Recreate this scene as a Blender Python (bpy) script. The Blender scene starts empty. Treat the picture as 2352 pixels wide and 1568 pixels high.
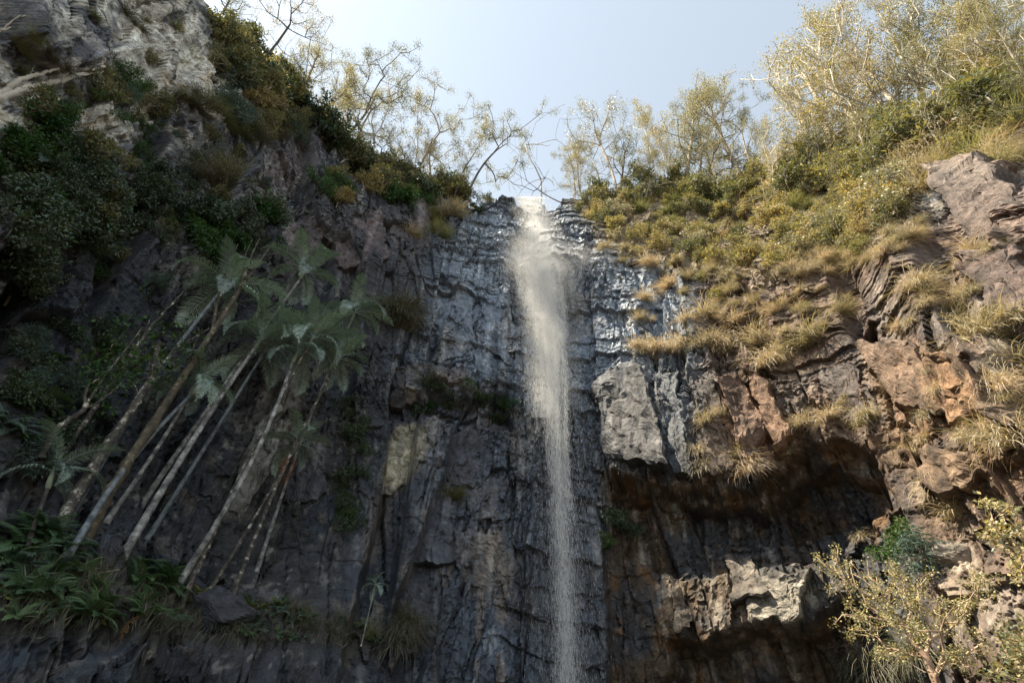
import bpy, math, random
import numpy as np
from mathutils import Vector, Matrix

rng = np.random.default_rng(7)
random.seed(7)
sc = bpy.context.scene

# ------------------------------------------------------------------ camera, sky, sun, exposure
PITCH = math.radians(43.0)
FOC = 1110.0                       # focal length in photo pixels (photo measured 2352 wide)
CAM = np.array([0.0, 0.0, 1.6])
cam_data = bpy.data.cameras.new("camera")
cam_data.sensor_width = 36.0
cam_data.lens = 36.0 * FOC / 2352.0
cam_data.clip_end = 3000
cam = bpy.data.objects.new("camera", cam_data)
cam.location = CAM
cam.rotation_euler = (math.radians(90) + PITCH, 0, 0)
sc.collection.objects.link(cam)
sc.camera = cam

SUN_AZ = math.radians(-106.0)       # measured from +y (into the picture), negative = to the left
SUN_EL = math.radians(61.0)
world = bpy.data.worlds.new("World")
sc.world = world
world.use_nodes = True
wn = world.node_tree
wn.nodes.clear()
sky = wn.nodes.new("ShaderNodeTexSky")
sky.sky_type = 'NISHITA'
sky.sun_disc = False
sky.sun_elevation = SUN_EL
sky.sun_rotation = SUN_AZ
sky.air_density = 1.0
sky.dust_density = 0.25
sky.ozone_density = 1.0
hsv = wn.nodes.new("ShaderNodeHueSaturation")
hsv.inputs["Saturation"].default_value = 0.42
hsv.inputs["Hue"].default_value = 0.478
bg = wn.nodes.new("ShaderNodeBackground")
bg.inputs["Strength"].default_value = 0.11
wo = wn.nodes.new("ShaderNodeOutputWorld")
wn.links.new(sky.outputs[0], hsv.inputs["Color"])
wn.links.new(hsv.outputs[0], bg.inputs["Color"])
wn.links.new(bg.outputs[0], wo.inputs["Surface"])

sun_data = bpy.data.lights.new("sun", 'SUN')
sun_data.energy = 5.0
sun_data.angle = math.radians(0.5)
sun_data.color = (1.0, 0.88, 0.69)
sun = bpy.data.objects.new("sun", sun_data)
sdir = Vector((math.sin(SUN_AZ) * math.cos(SUN_EL), math.cos(SUN_AZ) * math.cos(SUN_EL), math.sin(SUN_EL)))
sun.rotation_euler = (-sdir).to_track_quat('-Z', 'Y').to_euler()
sun.location = (-60, 0, 90)
sc.collection.objects.link(sun)

sc.view_settings.view_transform = 'Standard'
sc.view_settings.look = 'None'
sc.view_settings.gamma = 1.0
sc.view_settings.exposure = 1.55
sc.cycles.max_bounces = 7
sc.cycles.diffuse_bounces = 5
sc.cycles.glossy_bounces = 2
sc.cycles.transmission_bounces = 3
sc.cycles.transparent_max_bounces = 7
sc.cycles.caustics_reflective = False
sc.cycles.caustics_refractive = False

# ------------------------------------------------------------------ small helpers
SP, CP = math.sin(PITCH), math.cos(PITCH)

def ray(px, py):
    u, v = px - 1176.0, 784.0 - py
    d = np.array([u, FOC * CP - v * SP, FOC * SP + v * CP])
    return d / np.linalg.norm(d)

def at(px, py, d):
    """point in the place seen at a photo position, d metres away along the ground"""
    r = ray(px, py)
    return CAM + r * (d / math.hypot(r[0], r[1]))

def azel(az, el, d):
    az, el = math.radians(az), math.radians(el)
    return CAM + np.array([math.sin(az) * d, math.cos(az) * d, math.tan(el) * d])

def photo_pos(P):
    Q = P - CAM
    f = Q[..., 1] * CP + Q[..., 2] * SP
    up = -Q[..., 1] * SP + Q[..., 2] * CP
    f = np.maximum(f, 0.05)
    return 1176 + FOC * Q[..., 0] / f, 784 - FOC * up / f

def norm(v):
    v = np.asarray(v, float)
    return v / (np.linalg.norm(v, axis=-1, keepdims=True) + 1e-9)

_tab = rng.random(1 << 16)
def _h(ix, iy, iz):
    n = (ix * 73856093) ^ (iy * 19349663) ^ (iz * 83492791)
    return _tab[(n ^ (n >> 13)) & 0xFFFF]

def vnoise(x, y, z):
    xi, yi, zi = np.floor(x).astype(np.int64), np.floor(y).astype(np.int64), np.floor(z).astype(np.int64)
    fx, fy, fz = x - xi, y - yi, z - zi
    fx = fx * fx * fx * (fx * (fx * 6 - 15) + 10); fy = fy * fy * fy * (fy * (fy * 6 - 15) + 10); fz = fz * fz * fz * (fz * (fz * 6 - 15) + 10)
    def L(a, b, t): return a + (b - a) * t
    c = L(L(L(_h(xi, yi, zi), _h(xi + 1, yi, zi), fx), L(_h(xi, yi + 1, zi), _h(xi + 1, yi + 1, zi), fx), fy),
          L(L(_h(xi, yi, zi + 1), _h(xi + 1, yi, zi + 1), fx), L(_h(xi, yi + 1, zi + 1), _h(xi + 1, yi + 1, zi + 1), fx), fy), fz)
    return c * 2 - 1

def fbm(x, y, z, octv=4, gain=0.5):
    a, s, t = 1.0, 0.0, 0.0
    for k in range(octv):
        s = s + a * vnoise(x + 17.3 * k, y - 9.1 * k, z + 5.7 * k)
        t += a; a *= gain
        x, y, z = x * 2.03, y * 2.03, z * 2.03
    return s / t

def ridged(x, y, z, octv=4):
    a, s, t = 1.0, 0.0, 0.0
    for k in range(octv):
        s = s + a * (1 - 2 * np.abs(vnoise(x + 7.7 * k, y + 3.1 * k, z - 2.9 * k)))
        t += a; a *= 0.5
        x, y, z = x * 2.1, y * 2.1, z * 2.1
    return s / t

def cells(x, y, seed=0):
    """nearest cell id value, second value, edge distance (2-D cellular)"""
    xi, yi = np.floor(x).astype(np.int64), np.floor(y).astype(np.int64)
    d1 = np.full(x.shape, 9.0); d2 = np.full(x.shape, 9.0); v = np.zeros(x.shape); w = np.zeros(x.shape)
    ox = np.zeros(x.shape); oy = np.zeros(x.shape)
    for dx in (-1, 0, 1):
        for dy in (-1, 0, 1):
            cx, cy = xi + dx, yi + dy
            qx = cx + _h(cx, cy, np.int64(11 + seed)); qy = cy + _h(cx, cy, np.int64(37 + seed))
            d = np.maximum(np.abs(qx - x), np.abs(qy - y)) * 0.65 + np.hypot(qx - x, qy - y) * 0.35
            val = _h(cx, cy, np.int64(91 + seed)); val2 = _h(cx, cy, np.int64(131 + seed))
            nearer = d < d1
            d2 = np.where(nearer, d1, np.minimum(d2, d))
            v = np.where(nearer, val, v); w = np.where(nearer, val2, w)
            ox = np.where(nearer, x - qx, ox); oy = np.where(nearer, y - qy, oy)
            d1 = np.where(nearer, d, d1)
    return v, w, d2 - d1, ox, oy

def sstep(a, b, x):
    t = np.clip((x - a) / (b - a), 0, 1)
    return t * t * (3 - 2 * t)

def poly_mask(px, py, poly, soft):
    """soft inside mask of a polygon given in photo measurements"""
    poly = np.array(poly, float)
    out = np.zeros(px.shape)
    m = (px > poly[:, 0].min() - soft) & (px < poly[:, 0].max() + soft) & (py > poly[:, 1].min() - soft) & (py < poly[:, 1].max() + soft)
    if not m.any():
        return out
    x, y = px[m], py[m]
    inside = np.zeros(x.shape, bool); dist = np.full(x.shape, 1e9)
    n = len(poly)
    for i in range(n):
        x0, y0 = poly[i]; x1, y1 = poly[(i + 1) % n]
        cross = ((y0 > y) != (y1 > y)) & (x < (x1 - x0) * (y - y0) / (y1 - y0 + 1e-12) + x0)
        inside ^= cross
        ex, ey = x1 - x0, y1 - y0
        t = np.clip(((x - x0) * ex + (y - y0) * ey) / (ex * ex + ey * ey + 1e-9), 0, 1)
        dist = np.minimum(dist, np.hypot(x - x0 - t * ex, y - y0 - t * ey))
    sd = np.where(inside, dist, -dist)
    out[m] = sstep(-soft, soft, sd)
    return out

# ------------------------------------------------------------------ mesh / object helpers
def mesh_from(name, V, F4=None, F3=None, cols=None, smooth=False):
    V = np.asarray(V, np.float32)
    me = bpy.data.meshes.new(name)
    n4 = 0 if F4 is None else len(F4); n3 = 0 if F3 is None else len(F3)
    me.vertices.add(len(V)); me.vertices.foreach_set("co", V.ravel())
    loops = []
    if n4: loops.append(np.asarray(F4, np.int32).ravel())
    if n3: loops.append(np.asarray(F3, np.int32).ravel())
    loops = np.concatenate(loops)
    me.loops.add(len(loops)); me.loops.foreach_set("vertex_index", loops)
    starts = np.concatenate([np.arange(n4, dtype=np.int32) * 4, n4 * 4 + np.arange(n3, dtype=np.int32) * 3]).astype(np.int32)
    me.polygons.add(n4 + n3); me.polygons.foreach_set("loop_start", starts)
    me.polygons.foreach_set("use_smooth", np.full(n4 + n3, bool(smooth)))
    if cols is not None:
        at_ = me.attributes.new("tint", 'FLOAT_COLOR', 'POINT')
        c = np.ones((len(V), 4), np.float32); c[:, :cols.shape[1]] = cols
        at_.data.foreach_set("color", c.ravel())
    me.update(calc_edges=True)
    return me

def obj(name, me, mat=None, parent=None, **props):
    o = bpy.data.objects.new(name, me)
    sc.collection.objects.link(o)
    if mat is not None and me is not None and not me.materials:
        me.materials.append(mat)
    if parent is not None:
        o.parent = parent
    for k, v in props.items():
        o[k] = v
    return o

def thing(name, label, category, group=None, loc=(0, 0, 0)):
    o = bpy.data.objects.new(name, None)
    sc.collection.objects.link(o)
    o.empty_display_size = 0.2
    o.location = loc
    o["label"] = label; o["category"] = category
    if group: o["group"] = group
    return o

def basis(axis, spin=0.0):
    """3x3 matrix whose local z is axis"""
    z = Vector(axis).normalized()
    x = Vector((0, 1, 0)).cross(z)
    if x.length < 1e-3: x = Vector((1, 0, 0))
    x.normalize(); y = z.cross(x)
    m = Matrix((x, y, z)).transposed()
    return m @ Matrix.Rotation(spin, 3, 'Z')

def place(o, P, axis=(0, 0, 1), spin=0.0, scale=1.0):
    m = basis(axis, spin).to_4x4()
    if isinstance(scale, (int, float)): scale = (scale,) * 3
    o.matrix_world = Matrix.Translation(Vector(P)) @ m @ Matrix.Diagonal((*scale, 1.0))

# ------------------------------------------------------------------ materials
def new_mat(name):
    m = bpy.data.materials.new(name); m.use_nodes = True
    nt = m.node_tree; nt.nodes.clear()
    out = nt.nodes.new("ShaderNodeOutputMaterial")
    return m, nt, out

def nd(nt, t, **kw):
    n = nt.nodes.new(t)
    for k, v in kw.items():
        if hasattr(n, k): setattr(n, k, v)
    return n

def rock_material():
    m, nt, out = new_mat("weathered_rock")
    L = nt.links.new
    geo = nd(nt, "ShaderNodeNewGeometry")
    att = nd(nt, "ShaderNodeAttribute", attribute_name="tint")
    p = nd(nt, "ShaderNodeBsdfPrincipled")
    # fine colour breakup
    n1 = nd(nt, "ShaderNodeTexNoise"); n1.inputs["Scale"].default_value = 2.8; n1.inputs["Detail"].default_value = 6; n1.inputs["Roughness"].default_value = 0.78
    L(geo.outputs["Position"], n1.inputs["Vector"])
    r1 = nd(nt, "ShaderNodeMapRange"); r1.inputs["From Min"].default_value = 0.3; r1.inputs["From Max"].default_value = 0.7
    r1.inputs["To Min"].default_value = 0.22; r1.inputs["To Max"].default_value = 1.75
    L(n1.outputs["Fac"], r1.inputs["Value"])
    mul = nd(nt, "ShaderNodeVectorMath", operation='SCALE')
    L(att.outputs["Color"], mul.inputs[0]); L(r1.outputs["Result"], mul.inputs["Scale"])
    L(mul.outputs[0], p.inputs["Base Color"])
    # dripping streak breakup of the gloss; alpha carries how wet the rock is
    mp = nd(nt, "ShaderNodeMapping"); mp.inputs["Scale"].default_value = (2.2, 2.2, 0.25)
    L(geo.outputs["Position"], mp.inputs["Vector"])
    n2 = nd(nt, "ShaderNodeTexNoise"); n2.inputs["Scale"].default_value = 1.0; n2.inputs["Detail"].default_value = 3
    L(mp.outputs[0], n2.inputs["Vector"])
    rg = nd(nt, "ShaderNodeMapRange"); rg.inputs["To Min"].default_value = 0.92; rg.inputs["To Max"].default_value = 0.27
    wet = nd(nt, "ShaderNodeMath", operation='MULTIPLY')
    L(att.outputs["Alpha"], wet.inputs[0])
    r2 = nd(nt, "ShaderNodeMapRange"); r2.inputs["From Min"].default_value = 0.35; r2.inputs["From Max"].default_value = 0.6
    r2.inputs["To Min"].default_value = 0.45
    L(n2.outputs["Fac"], r2.inputs["Value"]); L(r2.outputs["Result"], wet.inputs[1])
    L(wet.outputs[0], rg.inputs["Value"]); L(rg.outputs["Result"], p.inputs["Roughness"])
    p.inputs["Specular IOR Level"].default_value = 0.5
    # relief too fine for the mesh
    n3 = nd(nt, "ShaderNodeTexNoise"); n3.inputs["Scale"].default_value = 4.0; n3.inputs["Detail"].default_value = 6; n3.inputs["Roughness"].default_value = 0.68
    L(geo.outputs["Position"], n3.inputs["Vector"])
    bp = nd(nt, "ShaderNodeBump"); bp.inputs["Strength"].default_value = 1.0; bp.inputs["Distance"].default_value = 0.13
    L(n3.outputs["Fac"], bp.inputs["Height"]); L(bp.outputs[0], p.inputs["Normal"])
    L(p.outputs[0], out.inputs["Surface"])
    return m

def leaf_material(name, col, trans=0.35, rough=0.55, spec=0.4, tcol=None):
    m, nt, out = new_mat(name); L = nt.links.new
    att = nd(nt, "ShaderNodeAttribute", attribute_name="tint")
    oi = nd(nt, "ShaderNodeObjectInfo")
    hs = nd(nt, "ShaderNodeHueSaturation")
    rr = nd(nt, "ShaderNodeMapRange"); rr.inputs["To Min"].default_value = 0.485; rr.inputs["To Max"].default_value = 0.525
    L(oi.outputs["Random"], rr.inputs["Value"]); L(rr.outputs["Result"], hs.inputs["Hue"])
    rv = nd(nt, "ShaderNodeMapRange"); rv.inputs["To Min"].default_value = 1.25; rv.inputs["To Max"].default_value = 0.75
    L(oi.outputs["Random"], rv.inputs["Value"]); L(rv.outputs["Result"], hs.inputs["Value"])
    mx = nd(nt, "ShaderNodeVectorMath", operation='MULTIPLY'); mx.inputs[1].default_value = col
    L(att.outputs["Color"], mx.inputs[0]); L(mx.outputs[0], hs.inputs["Color"])
    p = nd(nt, "ShaderNodeBsdfPrincipled")
    p.inputs["Roughness"].default_value = rough; p.inputs["Specular IOR Level"].default_value = spec
    L(hs.outputs[0], p.inputs["Base Color"])
    t = nd(nt, "ShaderNodeBsdfTranslucent")
    tm = nd(nt, "ShaderNodeVectorMath", operation='MULTIPLY'); tm.inputs[1].default_value = tcol or (1.25, 1.25, 0.75)
    L(hs.outputs[0], tm.inputs[0]); L(tm.outputs[0], t.inputs["Color"])
    ms = nd(nt, "ShaderNodeMixShader"); ms.inputs["Fac"].default_value = trans
    L(p.outputs[0], ms.inputs[1]); L(t.outputs[0], ms.inputs[2]); L(ms.outputs[0], out.inputs["Surface"])
    return m

def bark_material(name, c0, c1, scale=(6, 6, 1.5), contrast=(0.42, 0.58), c2=None, rings=False):
    m, nt, out = new_mat(name); L = nt.links.new
    tc = nd(nt, "ShaderNodeTexCoord")
    mp = nd(nt, "ShaderNodeMapping"); mp.inputs["Scale"].default_value = scale
    L(tc.outputs["Object"], mp.inputs["Vector"])
    n = nd(nt, "ShaderNodeTexNoise"); n.inputs["Scale"].default_value = 1.0; n.inputs["Detail"].default_value = 7; n.inputs["Roughness"].default_value = 0.65
    L(mp.outputs[0], n.inputs["Vector"])
    cr = nd(nt, "ShaderNodeValToRGB")
    cr.color_ramp.elements[0].position = contrast[0]; cr.color_ramp.elements[0].color = (*c0, 1)
    cr.color_ramp.elements[1].position = contrast[1]; cr.color_ramp.elements[1].color = (*c1, 1)
    if c2:
        e = cr.color_ramp.elements.new(min(contrast[1] + 0.08, 0.98)); e.color = (*c2, 1)
    L(n.outputs["Fac"], cr.inputs["Fac"])
    p = nd(nt, "ShaderNodeBsdfPrincipled"); p.inputs["Roughness"].default_value = 0.85
    L(cr.outputs["Color"], p.inputs["Base Color"])
    bp = nd(nt, "ShaderNodeBump"); bp.inputs["Strength"].default_value = 0.6; bp.inputs["Distance"].default_value = 0.03
    L(n.outputs["Fac"], bp.inputs["Height"]); L(bp.outputs[0], p.inputs["Normal"])
    L(p.outputs[0], out.inputs["Surface"])
    return m

M = {}
M["rock"] = rock_material()
M["leaf_gold"] = leaf_material("leaf_gold", (0.265, 0.225, 0.105), 0.45)
M["leaf_olive"] = leaf_material("leaf_olive", (0.165, 0.158, 0.075), 0.38)
M["leaf_gum"] = leaf_material("leaf_gum", (0.25, 0.22, 0.12), 0.32, 0.45)
M["leaf_pale"] = leaf_material("leaf_pale", (0.29, 0.265, 0.18), 0.25, 0.4)
M["leaf_dark"] = leaf_material("leaf_dark", (0.060, 0.090, 0.045), 0.22, 0.35, 0.5)
M["leaf_green"] = leaf_material("leaf_green", (0.050, 0.105, 0.022), 0.35, 0.45)
M["leaf_blue"] = leaf_material("leaf_blue", (0.085, 0.125, 0.095), 0.2, 0.5)
M["leaf_bush"] = leaf_material("leaf_bush", (0.33, 0.28, 0.145), 0.3, 0.45)
M["frond"] = leaf_material("frond", (0.25, 0.32, 0.27), 0.15, 0.33, 0.55, (1.1, 1.3, 0.6))
M["frond_dead"] = leaf_material("frond_dead", (0.30, 0.23, 0.17), 0.15, 0.7, 0.2, (1, .9, .7))
M["frond_rust"] = leaf_material("frond_rust", (0.20, 0.10, 0.045), 0.15, 0.7, 0.2, (1, .9, .7))
M["fern"] = leaf_material("fern", (0.085, 0.140, 0.060), 0.3, 0.5)
M["fern_yellow"] = leaf_material("fern_yellow", (0.15, 0.15, 0.035), 0.3, 0.5)
M["grass_dry"] = leaf_material("grass_dry", (0.46, 0.395, 0.28), 0.25, 0.6, 0.3, (1.1, 1.0, 0.7))
M["grass_green"] = leaf_material("grass_green", (0.20, 0.20, 0.10), 0.3, 0.5)
M["grass_shade"] = leaf_material("grass_shade", (0.15, 0.14, 0.10), 0.2, 0.6)
M["bark_gum"] = bark_material("bark_gum", (0.13, 0.10, 0.075), (0.42, 0.37, 0.30), (2, 2, 0.6), (0.35, 0.6))
M["bark_white"] = bark_material("bark_white", (0.30, 0.25, 0.19), (0.62, 0.57, 0.48), (2, 2, 0.5), (0.3, 0.55))
M["bark_dark"] = bark_material("bark_dark", (0.030, 0.025, 0.022), (0.085, 0.07, 0.055), (4, 4, 1.2))
M["bark_dead"] = bark_material("bark_dead", (0.20, 0.165, 0.13), (0.42, 0.37, 0.31), (5, 5, 1.0))
M["bark_palm"] = bark_material("bark_palm", (0.040, 0.040, 0.040), (0.25, 0.245, 0.225), (4, 4, 4), (0.36, 0.56), (0.42, 0.415, 0.38))
M["bark_palm_blue"] = bark_material("bark_palm_blue", (0.06, 0.068, 0.075), (0.20, 0.225, 0.235), (5, 5, 5), (0.36, 0.60))
M["bark_moss"] = bark_material("bark_moss", (0.036, 0.030, 0.020), (0.095, 0.076, 0.045), (4, 4, 4), (0.38, 0.56), (0.27, 0.235, 0.18))
M["bark_lichen"] = bark_material("bark_lichen", (0.028, 0.025, 0.023), (0.11, 0.095, 0.075), (5, 5, 5), (0.40, 0.55), (0.48, 0.45, 0.37))
M["bark_bush"] = bark_material("bark_bush", (0.22, 0.14, 0.095), (0.46, 0.34, 0.24), (8, 8, 3))

# ------------------------------------------------------------------ the cliff amphitheatre
CX, CY = 0.0, 3.0                  # plan centre of the amphitheatre
Z0 = -1.0
def to_az(P):
    P = np.asarray(P, float)
    x, y = P[..., 0] - CX, P[..., 1] - CY
    return np.arctan2(x, y), P[..., 2], np.hypot(x, y)

# measured points on the rock: photo position and ground distance from the viewer
CTRL = [at(*c) for c in [
    (1300, 1560, 24.6), (1300, 1300, 24.6), (1280, 1000, 24.6), (1260, 800, 24.4), (1240, 620, 24.7), (1225, 520, 26.0),
    (1100, 560, 25.0), (1100, 700, 23.7), (1000, 700, 23.4), (1000, 850, 22.9), (1000, 960, 23.7), (1000, 1200, 23.2), (1000, 1500, 22.6),
    (1130, 1250, 23.7), (1130, 1500, 22.9), (1150, 960, 24.2), (1100, 860, 22.9), (1170, 1400, 23.9),
    (850, 490, 25.0), (800, 600, 23.4), (800, 900, 22.4), (800, 1200, 22.4), (780, 1400, 21.2), (820, 1520, 19.5), (900, 750, 22.9),
    (600, 640, 22.5), (500, 900, 20.9), (450, 1100, 20.3), (300, 1270, 18.6), (480, 1340, 19.6), (650, 1350, 20.6), (650, 1000, 21.8), (650, 800, 22.1),
    (300, 1400, 15.6), (300, 1520, 14.6), (0, 1300, 14.4), (0, 1500, 12.8), (550, 1420, 17.6), (600, 1530, 16.4),
    (700, 380, 24.0), (560, 300, 22.8), (600, 180, 24.8), (450, 450, 20.7), (300, 250, 20.2), (450, 100, 22.2), (200, 100, 18.7), (0, 0, 17.2),
    (0, 250, 17.0), (0, 500, 16.6), (0, 800, 16.2), (0, 1100, 15.6), (150, 600, 18.2), (200, 850, 18.5), (200, 1050, 18.2), (350, 650, 19.8),
    (1400, 570, 25.0), (1500, 630, 24.6), (1750, 640, 23.6), (2000, 600, 22.3), (2200, 540, 21.4),
    (1600, 540, 29.0), (1900, 500, 28.0), (1400, 500, 27.6), (2100, 430, 26.0), (2352, 320, 25.5), (2250, 420, 22.8),
    (1400, 700, 24.2), (1600, 750, 23.3), (1800, 750, 22.5), (1450, 950, 23.1), (1500, 1050, 22.8), (1700, 1000, 21.9), (1800, 960, 21.4),
    (1500, 1160, 23.6), (1700, 1190, 23.6), (1900, 1080, 22.2), (1900, 1200, 23.2), (1750, 1350, 23.0), (1850, 1360, 22.4), (1700, 1520, 23.8), (1850, 1510, 23.2),
    (2000, 1500, 21.6), (1450, 1300, 24.6), (1450, 1500, 24.8), (2000, 1330, 21.2),
    (2100, 700, 20.7), (2300, 600, 19.7), (2100, 850, 19.8), (2300, 850, 18.2), (2150, 1000, 19.0), (2300, 1000, 17.3), (2100, 1150, 19.6),
    (2250, 1100, 17.9), (2300, 1250, 17.6), (2200, 1300, 18.6), (2300, 1500, 16.6), (2000, 850, 21.2), (1950, 1000, 21.4)]]
CTRL += [azel(*c) for c in [(-80, 5, 14), (-85, 30, 16), (-85, 48, 19), (-105, 10, 15), (-105, 40, 18), (-65, 3, 12),
                            (78, 5, 15), (80, 20, 16.5), (82, 33, 20), (105, 10, 16), (105, 30, 20), (60, 3, 16), (30, 2, 24), (0, 2, 24), (-30, 2, 17)]]
RIM = [azel(-118, 50, 27), azel(-92, 57, 24)] + [at(*c) for c in [
    (480, 0, 24.0), (560, 110, 25.0), (640, 190, 26.0), (700, 280, 26.3), (850, 400, 27.0), (980, 455, 27.2), (1130, 458, 27.4), (1215, 468, 27.6),
    (1330, 455, 29), (1500, 440, 33), (1700, 420, 35), (1900, 380, 35), (2030, 330, 34), (2200, 250, 33), (2352, 150, 32)]] + [azel(84, 42, 31), azel(118, 38, 31)]
ra, rz, rR = to_az(np.array(RIM))
_o = np.argsort(ra); ra, rz, rR = ra[_o], rz[_o], rR[_o]
CTRL += RIM
ca, cz, cR = to_az(np.array(CTRL))

def tps(d2):
    return 0.5 * d2 * np.log(d2 + 1e-9)
AS = 22.0
X = np.stack([ca * AS, cz], 1); n = len(X)
A = np.zeros((n + 3, n + 3))
A[:n, :n] = tps(((X[:, None] - X[None]) ** 2).sum(-1)) + np.eye(n) * 2.0
A[:n, n] = 1; A[:n, n + 1:] = X; A[n, :n] = 1; A[n + 1:, :n] = X.T
W = np.linalg.solve(A, np.concatenate([cR, np.zeros(3)]))
def base_R(a, z):
    q = np.stack([a * AS, z], -1)
    out = W[n] + q @ W[n + 1:]
    for i in range(n):
        out = out + W[i] * tps(((q - X[i]) ** 2).sum(-1))
    return out

NA, NZ, NB = 1000, 740, 22
A0, A1 = math.radians(-103), math.radians(103)
# columns crowd together where the rock is looked at closely
u_ = np.linspace(0, 1, NA)
avals = A0 + (A1 - A0) * u_
avals = avals - 0.16 * np.sin(2 * math.pi * u_) * (A1 - A0) / (2 * math.pi) * -1.0
avals = np.sort(avals)
zr = np.interp(avals, ra, rz)
zr = zr + 0.5 * fbm(avals * 9, avals * 0 + 3.3, avals * 0, 4)
# coarse evaluation, then upsample
ci = np.linspace(0, NA - 1, 150); ri = np.linspace(0, 1, 110)
cA = np.interp(ci, np.arange(NA), avals); cZr = np.interp(cA, avals, zr)
GA = np.repeat(cA[None], 110, 0); GZ = Z0 + (cZr[None] - Z0) * ri[:, None]
GR = base_R(GA, GZ)
def up(G, rows, cols):
    r = np.linspace(0, G.shape[0] - 1, rows); c = np.linspace(0, G.shape[1] - 1, cols)
    T = np.stack([np.interp(r, np.arange(G.shape[0]), G[:, j]) for j in range(G.shape[1])], 1)
    return np.stack([np.interp(c, np.arange(G.shape[1]), T[i]) for i in range(rows)], 0)
R0 = up(GR, NZ, NA)
fr = np.linspace(0, 1, NZ)
AA = np.repeat(avals[None], NZ, 0)
ZZ = Z0 + (zr[None] - Z0) * fr[:, None]

def world(a, z, R):
    return np.stack([CX + np.sin(a) * R, CY + np.cos(a) * R, z], -1)

P0 = world(AA, ZZ, R0)
PX, PY = photo_pos(P0)

# zones of rock (their own weathering and jointing)
Z_SLOPE = poly_mask(PX, PY, [(1290, 440), (1390, 560), (1490, 615), (1750, 635), (1990, 595), (2110, 520), (2130, 420), (2352, 310), (2600, 150), (2300, -200), (1250, 300)], 18)
Z_UPL = poly_mask(PX, PY, [(-500, -300), (480, -100), (560, 150), (545, 280), (440, 320), (250, 300), (-500, 420)], 40)
Z_WET = poly_mask(PX, PY, [(1060, 480), (1350, 470), (1500, 640), (1480, 800), (1370, 900), (1380, 1600), (1150, 1600), (1170, 1000), (900, 900), (980, 650)], 40)
Z_RIGHT = poly_mask(PX, PY, [(1620, 640), (2000, 610), (2700, 300), (2900, 1700), (2250, 1700), (2080, 1150), (1960, 1000), (1640, 1110)], 40)
_j1 = fbm(P0[..., 0] * .6, P0[..., 1] * .6, ZZ * .6, 4) * 34; _j2 = fbm(P0[..., 0] * .6 + 9, P0[..., 1] * .6, ZZ * .6, 4) * 34
Z_CAVE = poly_mask(PX + _j1, PY + _j2, [(1400, 1085), (1560, 1115), (1720, 1120), (1850, 1010), (2010, 1050), (2080, 1170), (2050, 1260), (1900, 1275), (1800, 1290), (1690, 1300), (1560, 1330), (1450, 1250)], 10)
Z_CAVE2 = poly_mask(PX + _j2, PY + _j1, [(1560, 1480), (1700, 1455), (1850, 1440), (1920, 1380), (2000, 1420), (2150, 1620), (1500, 1640)], 16)
Z_NICHE = poly_mask(PX, PY, [(880, 950), (900, 915), (1000, 900), (1160, 905), (1180, 985), (1080, 960), (985, 975)], 8)

s = AA * 23.0; z = ZZ
wx = fbm(P0[..., 0] * .22, P0[..., 1] * .22, z * .22, 4)
wz = fbm(P0[..., 0] * .22 + 40, P0[..., 1] * .22, z * .22 + 9, 4)
D = np.zeros_like(z)                     # outward into the open air is positive
D += 0.65 * fbm(P0[..., 0] * .16, P0[..., 1] * .16, z * .13, 4)
# tall joint-bounded blocks
dip = np.where(s < -6, 0.16, -0.10) * 1.0
def facets(su, zu, wu, wv_, seed, level, tilt):
    """flat-faced blocks: every block has its own depth and its own slant"""
    v, w, e, ox, oy = cells(su + wu, zu + wv_, seed)
    v2 = (v * 7.31) % 1.0; w2 = (w * 5.77) % 1.0
    return level * (v - .5) + tilt * ((v2 - .5) * 2 * ox + (w2 - .5) * 2 * oy), e
sj = s + z * dip
hw = fbm(s * 1.1, z * .5, z * 0 + 5, 3)
f1, e1 = facets(sj * .25, z * .060, wx * .14, wz * .12, 1, 1.7, 1.3)
D += f1 * (0.85 - .40 * Z_WET - .5 * Z_SLOPE)
f4, e4 = facets(sj * .62, z * .075, wx * .16 + .03 * hw, wz * .2, 21, .95, .75)     # tall narrow columns
colm = sstep(-.30, .15, vnoise(s * .12 + 30, z * .09, z * 0 + 3.5)) * (1 - .35 * Z_WET) * (1 - .8 * Z_SLOPE)
D += 1.25 * f4 * colm
f2, e2 = facets(sj * .95, z * .20, wx * .25 + .05 * hw, wz * .25, 5, .50, .62)
patch = sstep(-.25, .2, vnoise(s * .21 + 3, z * .17, z * 0 + 1.5))
D += f2 * (.25 + .75 * patch) * (1 - .25 * Z_WET)
f3, e3 = facets(sj * 2.3 + .15 * z, z * 1.1, wx * .5 + .08 * hw, wz * .5, 9, .20, .34)
patch3 = sstep(-.1, .3, vnoise(s * .33 + 13, z * .3, z * 0 + 8.5))
D += f3 * (.1 + .75 * patch3)
crk = (1 - sstep(0, .035, e1)) * (vnoise(s * .2, z * .2, z * 0) > -.1) + .5 * (1 - sstep(0, .05, e4)) * (vnoise(s * .4, z * .4, z * 0 + 4) > .0)
D -= 0.30 * crk * (1 - Z_SLOPE)
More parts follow.
